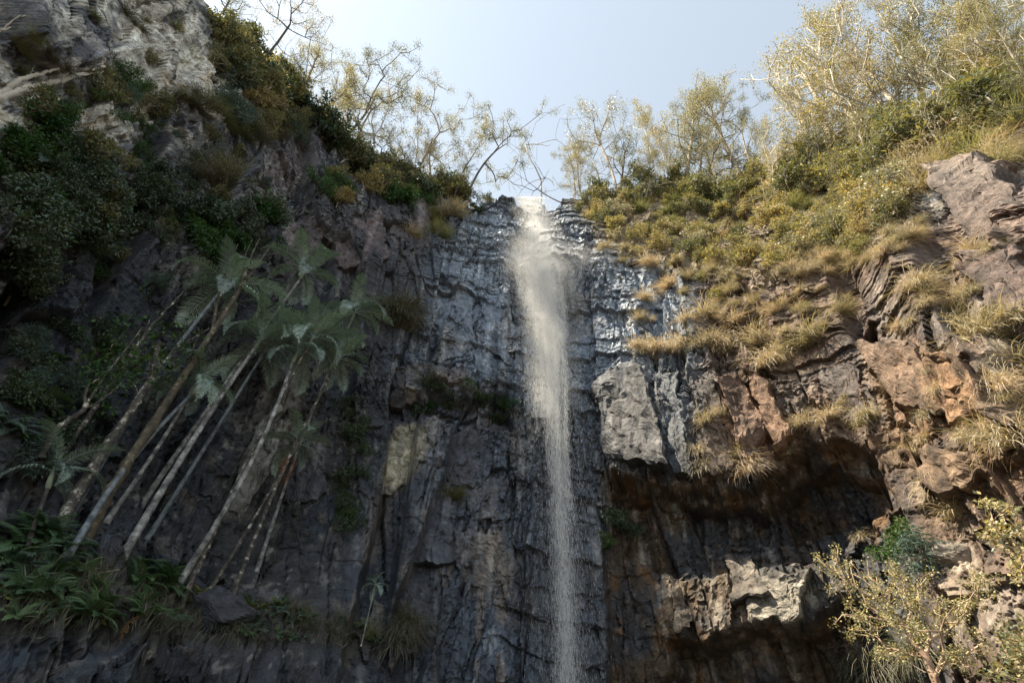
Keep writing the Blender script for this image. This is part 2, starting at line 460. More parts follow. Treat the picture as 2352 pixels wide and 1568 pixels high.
# bedding ledges
bed = z + 1.1 * wx + 0.12 * s + .35 * wz + .22 * hw + 1.2 * Z_UPL * fbm(s * .5, z * .5, z * 0 + 2, 3)
def terr(h, step, seed):
    q = h / step + 3 * seed
    f = q - np.floor(q)
    amp = _h(np.floor(q).astype(np.int64), np.int64(seed), np.int64(3))
    return (1 - f) * amp
D += 0.42 * (terr(bed, 1.5, 2) - .5) * (.22 + .9 * Z_WET + .6 * Z_RIGHT) * (1 - Z_UPL)
D += 0.20 * (terr(bed + .3 * wz, .48, 5) - .5) * (.10 + .40 * Z_WET + .6 * Z_RIGHT) * (1 - Z_UPL)
D += 0.07 * ridged(P0[..., 0] * .55, P0[..., 1] * .55, z * .8, 4) * (.45 + .3 * Z_WET + .5 * Z_CAVE + .3 * Z_RIGHT)
D += 0.10 * fbm(P0[..., 0] * 1.3, P0[..., 1] * 1.3, z * 1.5, 4, .6)
D += 0.03 * ridged(P0[..., 0] * 2.4 + wx, P0[..., 1] * 2.4, z * 4.2 + wz * 3, 3)
fine, _e = facets(sj * 4.2 + .4 * z, z * 3.1, wx * 2, wz * 2, 15, .12, .20)
D += fine * (.2 + .6 * patch)
# big steps break back as slopes instead of knife cuts
def blur(Q, k):
    Q = Q.copy()
    for _ in range(k):
        Q[:, 1:-1] = .25 * Q[:, :-2] + .5 * Q[:, 1:-1] + .25 * Q[:, 2:]
        Q[1:-1] = .25 * Q[:-2] + .5 * Q[1:-1] + .25 * Q[2:]
    return Q
jump = np.zeros_like(D)
jump[:, 1:] = np.abs(np.diff(D, axis=1)); jump[1:] = np.maximum(jump[1:], np.abs(np.diff(D, axis=0)))
jm = np.clip(blur(sstep(.50, .95, jump), 4) * 4, 0, 1)
D = D * (1 - jm) + blur(D, 5) * jm
# caves and the undercut niche
Z_CAVEIN = poly_mask(PX + 16 * hw + 30 * wx, PY + 22 * wz + 14 * hw, [(1560, 1150), (1730, 1150), (1860, 1060), (2000, 1090), (2030, 1160), (1900, 1210), (1760, 1230), (1600, 1250)], 8)
D -= 1.5 * Z_CAVE * (.8 + .5 * wx) + 1.1 * Z_CAVEIN + 1.9 * Z_CAVE2 + 1.2 * Z_NICHE
RF = R0 - D

# beyond the rim the ground runs back
kk = (np.linspace(0, 1, NB + 1)[1:] ** 1.6) * 34.0
kz = 0.30 * kk
nb = fbm(avals[None] * 8 + kk[:, None] * .1, kk[:, None] * .3 + 0 * avals[None], 0 * kk[:, None] + 0 * avals[None] + 4., 4)
RB = RF[-1][None] + kk[:, None] + 0 * nb
ZB = zr[None] + kz[:, None] * .6 + .6 * nb * np.minimum(kk[:, None], 2)
ALLR = np.concatenate([RF, RB], 0); ALLZ = np.concatenate([ZZ, ZB], 0); ALLA = np.repeat(avals[None], NZ + NB, 0)
PW = world(ALLA, ALLZ, ALLR)

def surf_R(a, zq):
    """rock surface radius at azimuth a and height zq (arrays)"""
    j = np.clip(np.interp(a, avals, np.arange(NA)), 0, NA - 1.001)
    zt = np.interp(a, avals, zr)
    i = np.clip((zq - Z0) / (zt - Z0) * (NZ - 1), 0, NZ - 1.001)
    i0, j0 = i.astype(int), j.astype(int); fi, fj = i - i0, j - j0
    r = (RF[i0, j0] * (1 - fi) * (1 - fj) + RF[i0 + 1, j0] * fi * (1 - fj) + RF[i0, j0 + 1] * (1 - fi) * fj + RF[i0 + 1, j0 + 1] * fi * fj)
    return r + np.maximum(zq - zt, 0) / 0.18

def hit(px, py):
    """first rock point on the sight line through a photo position"""
    r = ray(px, py)
    t = np.arange(6, 95, .06)
    P = CAM + r[None] * t[:, None]
    a, zq, R = to_az(P)
    inside = R >= surf_R(a, zq)
    if not inside.any(): return None
    return P[np.argmax(inside)]

def rooted(px, py):
    """like hit, but slides down to the brow when the sight line clears the rim"""
    for dy in range(0, 160, 5):
        P = hit(px, py + dy)
        if P is not None and P[2] <= float(np.interp(to_az(P)[0], avals, zr)) + .25: return P
    return hit(px, py)

def drop(P, dz=0.0):
    return np.array([P[0], P[1], P[2] + dz])

def normal_at(P, e=0.5):
    a, zq, R = to_az(np.array(P))
    g = np.array([a, a + e / R, a]); h = np.array([zq, zq, zq + e])
    r = surf_R(g, h)
    Q = world(g, h, r)
    nn = np.cross(Q[1] - Q[0], Q[2] - Q[0]); nn = norm(nn)
    c = np.array([CX, CY, zq]) - Q[0]
    return nn if nn @ c > 0 else -nn

# ------------------------------------------------------------------ rock colour (weathering and stains, plus shade and sky sheen put into the colour)
STAINS_SHEEN = [  # polygon, colour, edge, strength
    ([(905, 975), (985, 968), (960, 1075), (925, 1130), (862, 1118), (880, 1040)], (0.46, 0.42, 0.31), 7, 1.0),
    ([(862, 1118), (925, 1130), (900, 1230), (840, 1290), (832, 1250), (850, 1160)], (0.26, 0.22, 0.19), 10, .8),
    ([(850, 1010), (865, 1010), (840, 1080), (830, 1070)], (0.36, 0.34, 0.31), 5, .8),
    ([(655, 820), (700, 840), (690, 960), (625, 1060), (560, 1190), (520, 1180), (590, 1010), (620, 900)], (0.30, 0.29, 0.27), 10, .9),
    ([(925, 880), (960, 890), (945, 940), (925, 935)], (0.40, 0.37, 0.30), 6, .8),
    ([(725, 1000), (755, 990), (735, 1070), (715, 1080)], (0.34, 0.33, 0.31), 6, .8),
    ([(615, 370), (720, 320), (735, 370), (640, 460), (575, 455)], (0.34, 0.30, 0.27), 18, .55),
    ([(560, 420), (640, 330), (745, 315), (740, 400), (640, 480)], (0.13, 0.105, 0.115), 16, .6),
    ([(690, 520), (760, 470), (900, 480), (1010, 500), (930, 660), (760, 640)], (0.095, 0.082, 0.088), 22, .6),
    ([(640, 520), (690, 500), (670, 570), (640, 560)], (0.36, 0.33, 0.29), 8, .8),
    ([(990, 850), (1060, 860), (1080, 905), (1000, 900)], (0.22, 0.145, 0.11), 14, .7),
    ([(1362, 885), (1470, 835), (1500, 880), (1545, 1085), (1390, 1065)], (0.125, 0.122, 0.125), 14, .85),
    ([(1495, 885), (1560, 860), (1600, 1095), (1550, 1095)], (0.085, 0.10, 0.12), 10, .8),
    ([(1640, 870), (1750, 850), (1845, 1020), (1800, 1070), (1720, 1100), (1640, 1090)], (0.245, 0.155, 0.105), 16, .9),
    ([(1990, 820), (2120, 780), (2290, 880), (2300, 1000), (2100, 1010)], (0.25, 0.155, 0.095), 22, .85),
    ([(2120, 860), (2220, 850), (2230, 920), (2130, 920)], (0.33, 0.175, 0.085), 22, .6),
    ([(2180, 440), (2352, 380), (2352, 620), (2230, 590)], (0.215, 0.155, 0.125), 24, .7),
    ([(2050, 340), (2300, 280), (2400, 400), (2120, 440)], (0.33, 0.275, 0.22), 24, .8),
    ([(1690, 1290), (1740, 1270), (1770, 1330), (1740, 1380), (1690, 1360)], (0.20, 0.18, 0.15), 8, .9),
    ([(1750, 1330), (1880, 1310), (1900, 1360), (1830, 1430), (1720, 1435), (1735, 1380)], (0.21, 0.19, 0.155), 7, .95),
    ([(1895, 1010), (2000, 1010), (1990, 1060), (1930, 1050)], (0.19, 0.095, 0.03), 12, .6),
    ([(2090, 1060), (2350, 1020), (2352, 1120), (2200, 1190)], (0.24, 0.15, 0.09), 20, .6),
    ([(2180, 1260), (2240, 1250), (2260, 1300), (2190, 1310)], (0.42, 0.37, 0.30), 8, .7),
    ([(2160, 1320), (2352, 1340), (2352, 1500), (2200, 1480)], (0.23, 0.20, 0.17), 24, .6),
    ([(1530, 1330), (1560, 1330), (1580, 1440), (1550, 1450)], (0.30, 0.24, 0.17), 7, .8),
    ([(2230, 830), (2352, 660), (2352, 760), (2280, 860)], (0.36, 0.30, 0.235), 16, .7),
    ([(1130, 500), (1050, 560), (1040, 650), (1170, 680), (1190, 520)], (0.23, 0.275, 0.335), 20, .8),  # sky reflection on the wet face, painted as a blue patch
    ([(1050, 1230), (1150, 1210), (1200, 1330), (1080, 1380)], (0.19, 0.155, 0.12), 24, .5)]

def mixc(c, k, m):
    return c * (1 - m[..., None]) + np.array(k) * m[..., None]

def rock_colour(P):
    """RGB + wetness for points on the rock"""
    x, y, zq = P[..., 0], P[..., 1], P[..., 2]
    px, py = photo_pos(P)
    w = fbm(x * .35, y * .35, zq * .35, 4) * 26
    qx = px + w; qy = py + fbm(x * .35 + 31, y * .35, zq * .35, 4) * 26
    n1 = fbm(x * .5, y * .5, zq * .4, 5)
    n2 = fbm(x * 1.4 + 9, y * 1.4, zq * 1.1, 4)
    streak = fbm(x * 2.1, y * 2.1, zq * .16, 4)
    c = np.zeros(P.shape); c[...] = (0.058, 0.064, 0.076)
    wet = np.full(x.shape, .35)
    # the shaded left flank: purple-brown beds, its blue shade put into the tints
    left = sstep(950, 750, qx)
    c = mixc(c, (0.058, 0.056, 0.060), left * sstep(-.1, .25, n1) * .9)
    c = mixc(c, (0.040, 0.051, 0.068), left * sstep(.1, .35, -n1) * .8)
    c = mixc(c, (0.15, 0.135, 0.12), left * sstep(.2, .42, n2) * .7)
    ul = poly_mask(qx, qy, [(-600, -400), (480, -100), (570, 150), (545, 290), (440, 320), (250, 310), (-600, 420)], 50)
    pale = np.clip(sstep(-.28, .12, n1 + .35 * n2 + .2 * streak), 0, 1)
    c = mixc(c, (0.115, 0.118, 0.130), ul)
    c = mixc(c, (0.62, 0.595, 0.53), ul * pale * .95)
    c = mixc(c, (0.36, 0.27, 0.16), ul * sstep(.2, .4, n2) * .5)
    wet = wet * (1 - ul)
    # the wet central face: blue-grey, with sky sheen brightened into its colour
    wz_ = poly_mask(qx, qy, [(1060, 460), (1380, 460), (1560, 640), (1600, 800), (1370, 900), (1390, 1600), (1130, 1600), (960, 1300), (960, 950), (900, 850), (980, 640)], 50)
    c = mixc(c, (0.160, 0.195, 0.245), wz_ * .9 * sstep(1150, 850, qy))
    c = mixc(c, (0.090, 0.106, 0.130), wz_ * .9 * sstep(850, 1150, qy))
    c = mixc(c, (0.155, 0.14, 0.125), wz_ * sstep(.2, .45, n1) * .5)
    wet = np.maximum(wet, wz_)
    # lower centre: tall dark stained panels
    lc = poly_mask(qx, qy, [(830, 950), (1170, 960), (1200, 1600), (780, 1600)], 40)
    c = mixc(c, (0.070, 0.084, 0.108), lc * .8)
    c = mixc(c, (0.21, 0.175, 0.14), lc * sstep(.28, .5, streak + .4 * n1) * .7)
    # right wall: warm brown
    rt = poly_mask(qx, qy, [(1600, 600), (2000, 560), (2900, 250), (2900, 1700), (2250, 1700), (2060, 1180), (1980, 1030), (1640, 1110)], 60)
    c = mixc(c, (0.132, 0.088, 0.062), rt * .9)
    c = mixc(c, (0.070, 0.056, 0.052), rt * sstep(.05, .35, n1) * .8)
    c = mixc(c, (0.22, 0.175, 0.13), rt * sstep(.15, .4, -n2) * .6)
    wet = wet * (1 - .7 * rt)
    sl = poly_mask(qx, qy, [(1290, 440), (1390, 560), (1490, 615), (1750, 635), (1990, 595), (2110, 520), (2130, 420), (2352, 310), (2700, 100), (2300, -300), (1250, 300)], 25)
    c = mixc(c, (0.19, 0.15, 0.095), sl * .9); wet = wet * (1 - sl)
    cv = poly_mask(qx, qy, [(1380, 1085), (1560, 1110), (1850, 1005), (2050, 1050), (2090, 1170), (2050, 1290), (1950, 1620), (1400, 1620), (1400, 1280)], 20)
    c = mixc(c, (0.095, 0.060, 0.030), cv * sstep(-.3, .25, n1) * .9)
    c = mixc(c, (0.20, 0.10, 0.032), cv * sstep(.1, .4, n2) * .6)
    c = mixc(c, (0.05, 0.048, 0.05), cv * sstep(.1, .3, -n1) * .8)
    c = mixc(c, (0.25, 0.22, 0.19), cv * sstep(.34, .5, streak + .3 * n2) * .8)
    c = mixc(c, c * .8, cv)  # shadow under the overhang darkened into the cave colour
    for poly, k, soft, st in STAINS_SHEEN:
        c = mixc(c, k, poly_mask(qx, qy, poly, soft) * st * np.clip(.75 + .9 * n2 + .5 * streak, 0, 1))
    # lichen flecks and drip marks
    fl = sstep(.42, .56, fbm(x * 3.1, y * 3.1, zq * 2.4, 3))
    c = mixc(c, (0.40, 0.385, 0.34), fl * .55 * (.25 + .75 * left) * (1 - .8 * wz_))
    dk = sstep(.12, .42, fbm(x * 1.7 + 50, y * 1.7, zq * .10, 4))
    c = mixc(c, c * .38, dk * .8 * (1 - sl))
    pk = sstep(.22, .46, fbm(x * 1.9 + 80, y * 1.9, zq * .09 + 7, 4) + .35 * n1)
    c = mixc(c, c * 1.3 + np.array([.14, .135, .12]), pk * .75 * (1 - sl) * (1 - .5 * rt))
    # greenish earth where plants root on the left ledge
    lg = poly_mask(qx, qy, [(-400, 1200), (250, 1280), (480, 1390), (780, 1400), (920, 1440), (920, 1500), (500, 1480), (-400, 1480)], 30)
    c = mixc(c, (0.060, 0.052, 0.038), lg * .8)
    c = c * (1 - .30 * sstep(1080, 960, qx) * (1 - ul) * sstep(420, 520, qy))[..., None]      # left and centre: deeper shade painted into the rock colour
    return np.clip(c, .008, .8), np.clip(wet, 0, 1)

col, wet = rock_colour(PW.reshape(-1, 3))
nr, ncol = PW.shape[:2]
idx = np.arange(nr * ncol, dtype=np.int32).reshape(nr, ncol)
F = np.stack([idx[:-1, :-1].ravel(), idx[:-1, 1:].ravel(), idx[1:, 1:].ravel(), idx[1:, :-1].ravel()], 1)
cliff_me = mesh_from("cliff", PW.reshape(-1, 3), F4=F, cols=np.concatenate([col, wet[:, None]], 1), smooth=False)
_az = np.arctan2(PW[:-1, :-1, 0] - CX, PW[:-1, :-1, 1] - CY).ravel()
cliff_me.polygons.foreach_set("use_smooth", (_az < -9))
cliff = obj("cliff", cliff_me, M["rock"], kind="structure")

# ground of the hollow (below the picture) running out behind the viewer
gx, gy = np.meshgrid(np.linspace(-400, 400, 80), np.linspace(-500, 40, 70))
gz = 0.10 * fbm(gx * .3, gy * .3, gx * 0, 3) - 0.25
gi = np.arange(gx.size).reshape(gx.shape)
gF = np.stack([gi[:-1, :-1].ravel(), gi[:-1, 1:].ravel(), gi[1:, 1:].ravel(), gi[1:, :-1].ravel()], 1)
gcol = np.tile(np.array([[0.07, 0.062, 0.05, .3]]), (gx.size, 1))
obj("ground", mesh_from("ground", np.stack([gx, gy, gz], -1).reshape(-1, 3), F4=gF, cols=gcol, smooth=True), M["rock"], kind="structure")

# ------------------------------------------------------------------ separate slabs and blocks standing proud of the face
def slab_mesh(a4, z4, R4, thick, nu=26, nv=34, rough=.06, seed=0, edge=.26, embed=30, follow=.35):
    u, v = np.meshgrid(np.linspace(0, 1, nu), np.linspace(0, 1, nv))
    def bil(c): return (c[0] * (1 - u) + c[1] * u) * (1 - v) + (c[3] * (1 - u) + c[2] * u) * v
    a, zq, Rb = bil(a4), bil(z4), bil(R4)
    S = a * 23
    # ragged outline
    wgt = 1.0
    a = a + edge / 23 * 1.4 * fbm(S * 1.6 + seed, zq * 1.6, zq * 0 + seed, 3) * wgt
    zq = zq + edge * 1.6 * fbm(S * 1.6 + 7, zq * 1.6 + seed, zq * 0, 3)
    sf = surf_R(a.ravel(), zq.ravel()).reshape(a.shape)
    dev = sf - Rb
    shift = np.percentile(dev, embed)
    Rf = Rb + shift * (1 - follow) + dev * follow - thick - rough * 2.2 * fbm(S * .9, zq * .9 + seed, zq * 0 + 2, 4) - rough * ridged(S * 2.1, zq * 2.4, zq * 0 + seed, 3)
    Rf = Rf - .05 * (np.floor(3 * fbm(S * .8 + seed, zq * 1.1, zq * 0 + 6, 3)))
    ka, kb, ke, kx, ky = cells(S * 1.5 + seed, zq * .8 + .2 * S, 3)
    Rf = Rf - .07 * (ka - .5) - .12 * (((ka * 7.3) % 1 - .5) * kx + ((kb * 5.7) % 1 - .5) * ky) - .03 * (cells(S * 4.1 + seed, zq * 3.0, 8)[0] - .5)
    e = np.minimum(np.minimum(u, 1 - u) * nu, np.minimum(v, 1 - v) * nv)
    Rf = Rf + np.where(e < .5, .05 + .35 * thick, np.where(e < 1.5, .012, 0)) * np.clip(.6 + fbm(S * 3, zq * 3, zq * 0, 2), .1, 2)
    front = world(a, zq, Rf).reshape(-1, 3)
    ring = np.concatenate([np.arange(nu), np.arange(1, nv) * nu + nu - 1, (nv - 1) * nu + np.arange(nu - 2, -1, -1), np.arange(nv - 2, 0, -1) * nu])
    af, zf = a.ravel()[ring], zq.ravel()[ring]
    back_R = np.maximum(sf.ravel()[ring] + .35, Rf.ravel()[ring] + .25)
    rim = front[ring].copy()
    back = world(af, zf, back_R)
    k = len(ring); n0 = len(front)
    V = np.concatenate([front, rim, back])
    gi = np.arange(nu * nv).reshape(nv, nu)
    F1 = np.stack([gi[:-1, :-1].ravel(), gi[:-1, 1:].ravel(), gi[1:, 1:].ravel(), gi[1:, :-1].ravel()], 1)
    j = np.arange(k); j2 = (j + 1) % k
    F2 = np.stack([n0 + j, n0 + k + j, n0 + k + j2, n0 + j2], 1)
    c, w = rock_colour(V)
    return V, np.concatenate([F1, F2]), c, w

def add_slab(a4, z4, R4, thick, seed, tint=None, label=None, rough=.06, wetk=None, embed=30, follow=.35):
    V, Fq, c, w = slab_mesh(np.array(a4), np.array(z4), np.array(R4), thick, seed=seed, rough=rough, embed=embed, follow=follow)
    if tint is not None:
        lum = c.mean(1) / c.mean()
        strk = fbm(V[:, 0] * 2.2, V[:, 1] * 2.2, V[:, 2] * .25, 4)
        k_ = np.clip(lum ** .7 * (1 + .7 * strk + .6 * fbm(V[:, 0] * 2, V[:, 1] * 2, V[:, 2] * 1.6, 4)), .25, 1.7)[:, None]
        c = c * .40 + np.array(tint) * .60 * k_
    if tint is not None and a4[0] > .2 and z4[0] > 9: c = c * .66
    if wetk is not None: w = w * 0 + wetk
    c0 = V.mean(0)
    me = mesh_from("rock_slab", V - c0, F4=Fq, cols=np.concatenate([c, w[:, None]], 1), smooth=False)
    o = obj("rock_slab", me, M["rock"], cliff)
    o.location = c0
    if label: o["label"] = label
    return o

SLABS = [  # four photo corners, thickness, own tint, label, wetness
    ([(1362, 890), (1468, 838), (1545, 1085), (1392, 1065)], .60, (0.135, 0.132, 0.135), "broad pale grey slab with a rough bedded face", .4),
    ([(1500, 872), (1556, 862), (1598, 1100), (1552, 1096)], .12, (0.085, 0.10, 0.125), "narrow blue-grey wet slab", .8),
    ([(1655, 885), (1702, 868), (1782, 1015), (1722, 1085)], .65, (0.25, 0.165, 0.12), "tall brown slab with sheer face", .1),
    ([(1714, 852), (1750, 864), (1843, 1022), (1795, 1062)], 1.0, (0.27, 0.165, 0.105), "tilted red-brown slab with overhanging foot", .1),
    ([(1588, 890), (1640, 880), (1690, 1085), (1612, 1095)], .18, (0.15, 0.12, 0.10), None, .4),
    ([(1990, 822), (2110, 790), (2200, 960), (2080, 945)], .70, (0.23, 0.15, 0.10), "large bedded brown block", .1),
    ([(2120, 800), (2235, 835), (2310, 955), (2215, 1000)], .55, (0.28, 0.165, 0.09), "rusty orange banded block", .1),
    ([(1880, 850), (1960, 850), (2040, 980), (1930, 960)], .2, (0.12, 0.10, 0.095), None, .3),
    ([(2235, 870), (2352, 900), (2380, 1000), (2300, 985)], .5, (0.27, 0.19, 0.12), None, .1),
    ([(2180, 420), (2320, 385), (2390, 500), (2240, 560)], .4, (0.20, 0.15, 0.125), None, .1),
    ([(2220, 600), (2352, 560), (2420, 700), (2290, 720)], .35, (0.17, 0.12, 0.105), None, .1),
    ([(1998, 1000), (2080, 1000), (2120, 1090), (2040, 1110)], .3, (0.22, 0.14, 0.08), None, .1),
    ([(2120, 1040), (2260, 1050), (2250, 1130), (2150, 1150)], .45, (0.23, 0.155, 0.10), None, .1),
    ([(1745, 1332), (1868, 1312), (1845, 1428), (1722, 1432)], .35, (0.20, 0.18, 0.145), "cream slab streaked with black drip marks", .3),
    ([(1672, 1290), (1738, 1272), (1765, 1372), (1690, 1385)], .45, (0.16, 0.135, 0.11), None, .3),
    ([(1540, 1330), (1572, 1325), (1592, 1450), (1556, 1455)], .25, (0.24, 0.19, 0.14), None, .3),
    ([(1000, 705), (1088, 690), (1086, 800), (1012, 838)], .35, None, None, .8),
    ([(1106, 690), (1168, 655), (1178, 856), (1118, 800)], .40, None, None, .8),
    ([(1085, 800), (1128, 790), (1150, 890), (1105, 895)], .25, None, None, .7),
    ([(905, 850), (985, 845), (980, 945), (900, 930)], .45, (0.12, 0.105, 0.10), None, .4),
    ([(1000, 985), (1165, 965), (1160, 1125), (1005, 1085)], .18, (0.07, 0.066, 0.075), "smooth dark slate panel below the ledge", .5),
    ([(1062, 1110), (1162, 1098), (1168, 1195), (1085, 1200)], .30, (0.12, 0.12, 0.125), None, .5),
    ([(888, 985), (982, 975), (958, 1085), (868, 1115)], .22, (0.44, 0.40, 0.29), "cream-stained panel under the dark niche", .1),
    ([(925, 1130), (1030, 1115), (1040, 1290), (905, 1300)], .22, (0.068, 0.072, 0.086), None, .5),
    ([(890, 1310), (1010, 1300), (1010, 1450), (900, 1460)], .25, (0.066, 0.070, 0.084), None, .5),
    ([(1040, 1225), (1160, 1230), (1200, 1330), (1060, 1340)], .25, None, None, .6),
    ([(655, 820), (702, 830), (690, 950), (628, 955)], .35, (0.28, 0.275, 0.26), "pale grey slab behind the palm crowns", .2),
    ([(596, 965), (668, 960), (560, 1190), (515, 1170)], .35, (0.27, 0.265, 0.24), "long pale slab behind the palm trunks", .2),
    ([(700, 960), (780, 950), (740, 1150), (668, 1150)], .25, (0.075, 0.075, 0.088), None, .4),
    ([(640, 520), (760, 480), (755, 600), (650, 640)], .3, (0.12, 0.09, 0.09), None, .2),
    ([(775, 500), (880, 480), (890, 600), (770, 620)], .35, (0.135, 0.10, 0.10), "purple-brown block below the shrubs", .2),
    ([(905, 480), (985, 470), (990, 560), (900, 590)], .3, (0.13, 0.105, 0.10), None, .3),
    ([(640, 330), (740, 312), (690, 430), (575, 455)], .35, (0.16, 0.135, 0.135), "lilac-grey slab flecked with white lichen", .1),
    ([(470, 215), (502, 192), (452, 280), (425, 275)], .45, (0.36, 0.33, 0.28), "thin upright blade of pale rock", .1),
    ([(545, 250), (598, 200), (560, 270), (515, 290)], .3, (0.27, 0.25, 0.22), None, .1),
    ([(270, 255), (300, 235), (262, 290), (235, 288)], .4, (0.32, 0.30, 0.25), None, .1),
    ([(215, 240), (262, 215), (235, 270), (190, 285)], .35, (0.27, 0.25, 0.22), None, .1),
    ([(380, 90), (470, 60), (450, 130), (350, 160)], .35, (0.35, 0.325, 0.27), None, .1),
    ([(250, 130), (350, 100), (330, 170), (235, 190)], .3, (0.33, 0.305, 0.25), None, .1),
    ([(60, 60), (170, 40), (150, 110), (40, 130)], .3, (0.28, 0.265, 0.23), None, .1),
    ([(100, 110), (240, 70), (230, 130), (120, 170)], .35, (0.13, 0.135, 0.15), None, .1),
    ([(280, 20), (390, 5), (370, 70), (260, 85)], .3, (0.33, 0.30, 0.25), None, .1)]
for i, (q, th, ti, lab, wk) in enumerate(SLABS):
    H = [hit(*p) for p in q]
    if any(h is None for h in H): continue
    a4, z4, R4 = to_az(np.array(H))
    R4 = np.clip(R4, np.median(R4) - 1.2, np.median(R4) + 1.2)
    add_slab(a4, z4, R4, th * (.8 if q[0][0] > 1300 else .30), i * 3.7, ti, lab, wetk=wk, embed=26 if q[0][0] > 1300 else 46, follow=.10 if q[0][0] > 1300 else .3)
# smaller loose blocks along the joints
for i in range(90):
    px, py = rng.uniform(0, 2352), rng.uniform(120, 1568)
    if px > 1180 and py < 640: continue
    if 1380 < px < 2080 and py > 1090: continue
    if 1200 < px < 1340: continue
    h = hit(px, py)
    if h is None: continue
    a, zq, R = to_az(h)
    w, hh = rng.uniform(.5, 1.6), rng.uniform(.5, 2.4)
    sk = rng.uniform(-.35, .35) * hh + (.16 if px < 900 else -.1) * hh
    j = lambda k: rng.uniform(-k, k)
    a4 = a + np.array([-w / 2 - sk / 2 + j(.15), w / 2 - sk / 2 + j(.15), w / 2 + sk / 2 + j(.15), -w / 2 + sk / 2 + j(.15)]) / R
    z4 = zq + np.array([hh / 2 + j(.3), hh / 2 + j(.3), -hh / 2 + j(.3), -hh / 2 + j(.3)])
    R4 = np.full(4, R) + np.array([0, j(.25), j(.25), j(.2)])
    add_slab(a4, z4, R4, rng.uniform(.0, .15), i * 1.9 + 200, embed=50)

# ------------------------------------------------------------------ plant builders
def tubes(paths):
    """list of (points, radii) -> one mesh of tapered tubes"""
    V, F4, F3 = [], [], []
    off = 0
    for pts, rad in paths:
        pts = np.asarray(pts, float); rad = np.asarray(rad, float); k = len(pts)
        if k < 2: continue
        ns = 8 if rad[0] > .06 else (5 if rad[0] > .02 else 3)
        t = np.gradient(pts, axis=0); t = norm(t)
        ref = np.array([1., 0, 0]) if abs(t[0][0]) < .8 else np.array([0, 1., 0])
        b1 = norm(np.cross(t, ref)); b2 = np.cross(t, b1)
        ang = np.arange(ns) * 2 * math.pi / ns
        ringv = pts[:, None] + rad[:, None, None] * (b1[:, None] * np.cos(ang)[None, :, None] + b2[:, None] * np.sin(ang)[None, :, None])
        V.append(ringv.reshape(-1, 3))
        i = np.arange(k - 1)[:, None] * ns + np.arange(ns)[None]
        j = np.arange(k - 1)[:, None] * ns + (np.arange(ns)[None] + 1) % ns
        F4.append(off + np.stack([i, j, j + ns, i + ns], -1).reshape(-1, 4))
        V.append(pts[-1:] + t[-1:] * rad[-1]); tip = off + k * ns
        q = off + (k - 1) * ns + np.arange(ns)
        F3.append(np.stack([q, off + (k - 1) * ns + (np.arange(ns) + 1) % ns, np.full(ns, tip)], 1))
        off += k * ns + 1
    return np.concatenate(V), np.concatenate(F4), np.concatenate(F3)

def tube_mesh(name, paths):
    V, F4, F3 = tubes(paths)
    return mesh_from(name, V, F4, F3, smooth=True)

def grow(trunk, targets, r, bf=.45, step=.35, wob=.10, up=.0, rtip=.008, power=.48):
    """branching that reaches out to target points; returns tube paths and twig positions"""
    pos = [np.array(p, float) for p in trunk]; par = [-1] + list(range(len(trunk) - 1))
    plen = [0.0]
    for i in range(1, len(trunk)): plen.append(plen[-1] + np.linalg.norm(pos[i] - pos[i - 1]))
    lo = max(1, int(len(trunk) * .35))
    order = np.argsort(np.linalg.norm(np.asarray(targets) - pos[0], axis=1))
    tips = []
    for ti in order:
        T = targets[ti]
        Pn = np.array(pos)
        cost = np.linalg.norm(Pn - T, axis=1) + bf * np.array(plen)
        cost[:lo] += 1e3 if len(trunk) > 2 else 0
        b = int(np.argmin(cost)); p0 = pos[b]; dist = np.linalg.norm(T - p0)
        m = max(1, int(dist / step)); prev = b
        side = r.normal(0, 1, 3) * wob * dist
        for q in range(1, m + 1):
            f = q / m
            p = p0 + (T - p0) * f + side * math.sin(math.pi * f) + np.array([0, 0, -up * dist * math.sin(math.pi * f)]) + (r.normal(0, .03, 3) * step if q < m else 0)
            pos.append(p); par.append(prev); plen.append(plen[prev] + np.linalg.norm(p - pos[prev])); prev = len(pos) - 1
        tips.append(prev)
    n_ = len(pos); cnt = np.zeros(n_); kids = [[] for _ in range(n_)]
    for i in range(n_):
        if par[i] >= 0: kids[par[i]].append(i)
    for i in range(n_ - 1, -1, -1):
        cnt[i] = max(1, cnt[i])
        if par[i] >= 0: cnt[par[i]] += cnt[i]
    rad = rtip * cnt ** power
    paths = []; st = [(0, None)]
    while st:
        i, p = st.pop()
        chain = ([pos[p]] if p is not None else []) + [pos[i]]
        rr = ([min(rad[p], rad[i] * 1.25)] if p is not None else []) + [rad[i]]
        while kids[i]:
            ks = sorted(kids[i], key=lambda q: -cnt[q])
            for q in ks[1:]: st.append((q, i))
            i = ks[0]; chain.append(pos[i]); rr.append(rad[i])
        if len(chain) > 1: paths.append((chain, rr))
    return paths, np.array([pos[t] for t in tips])

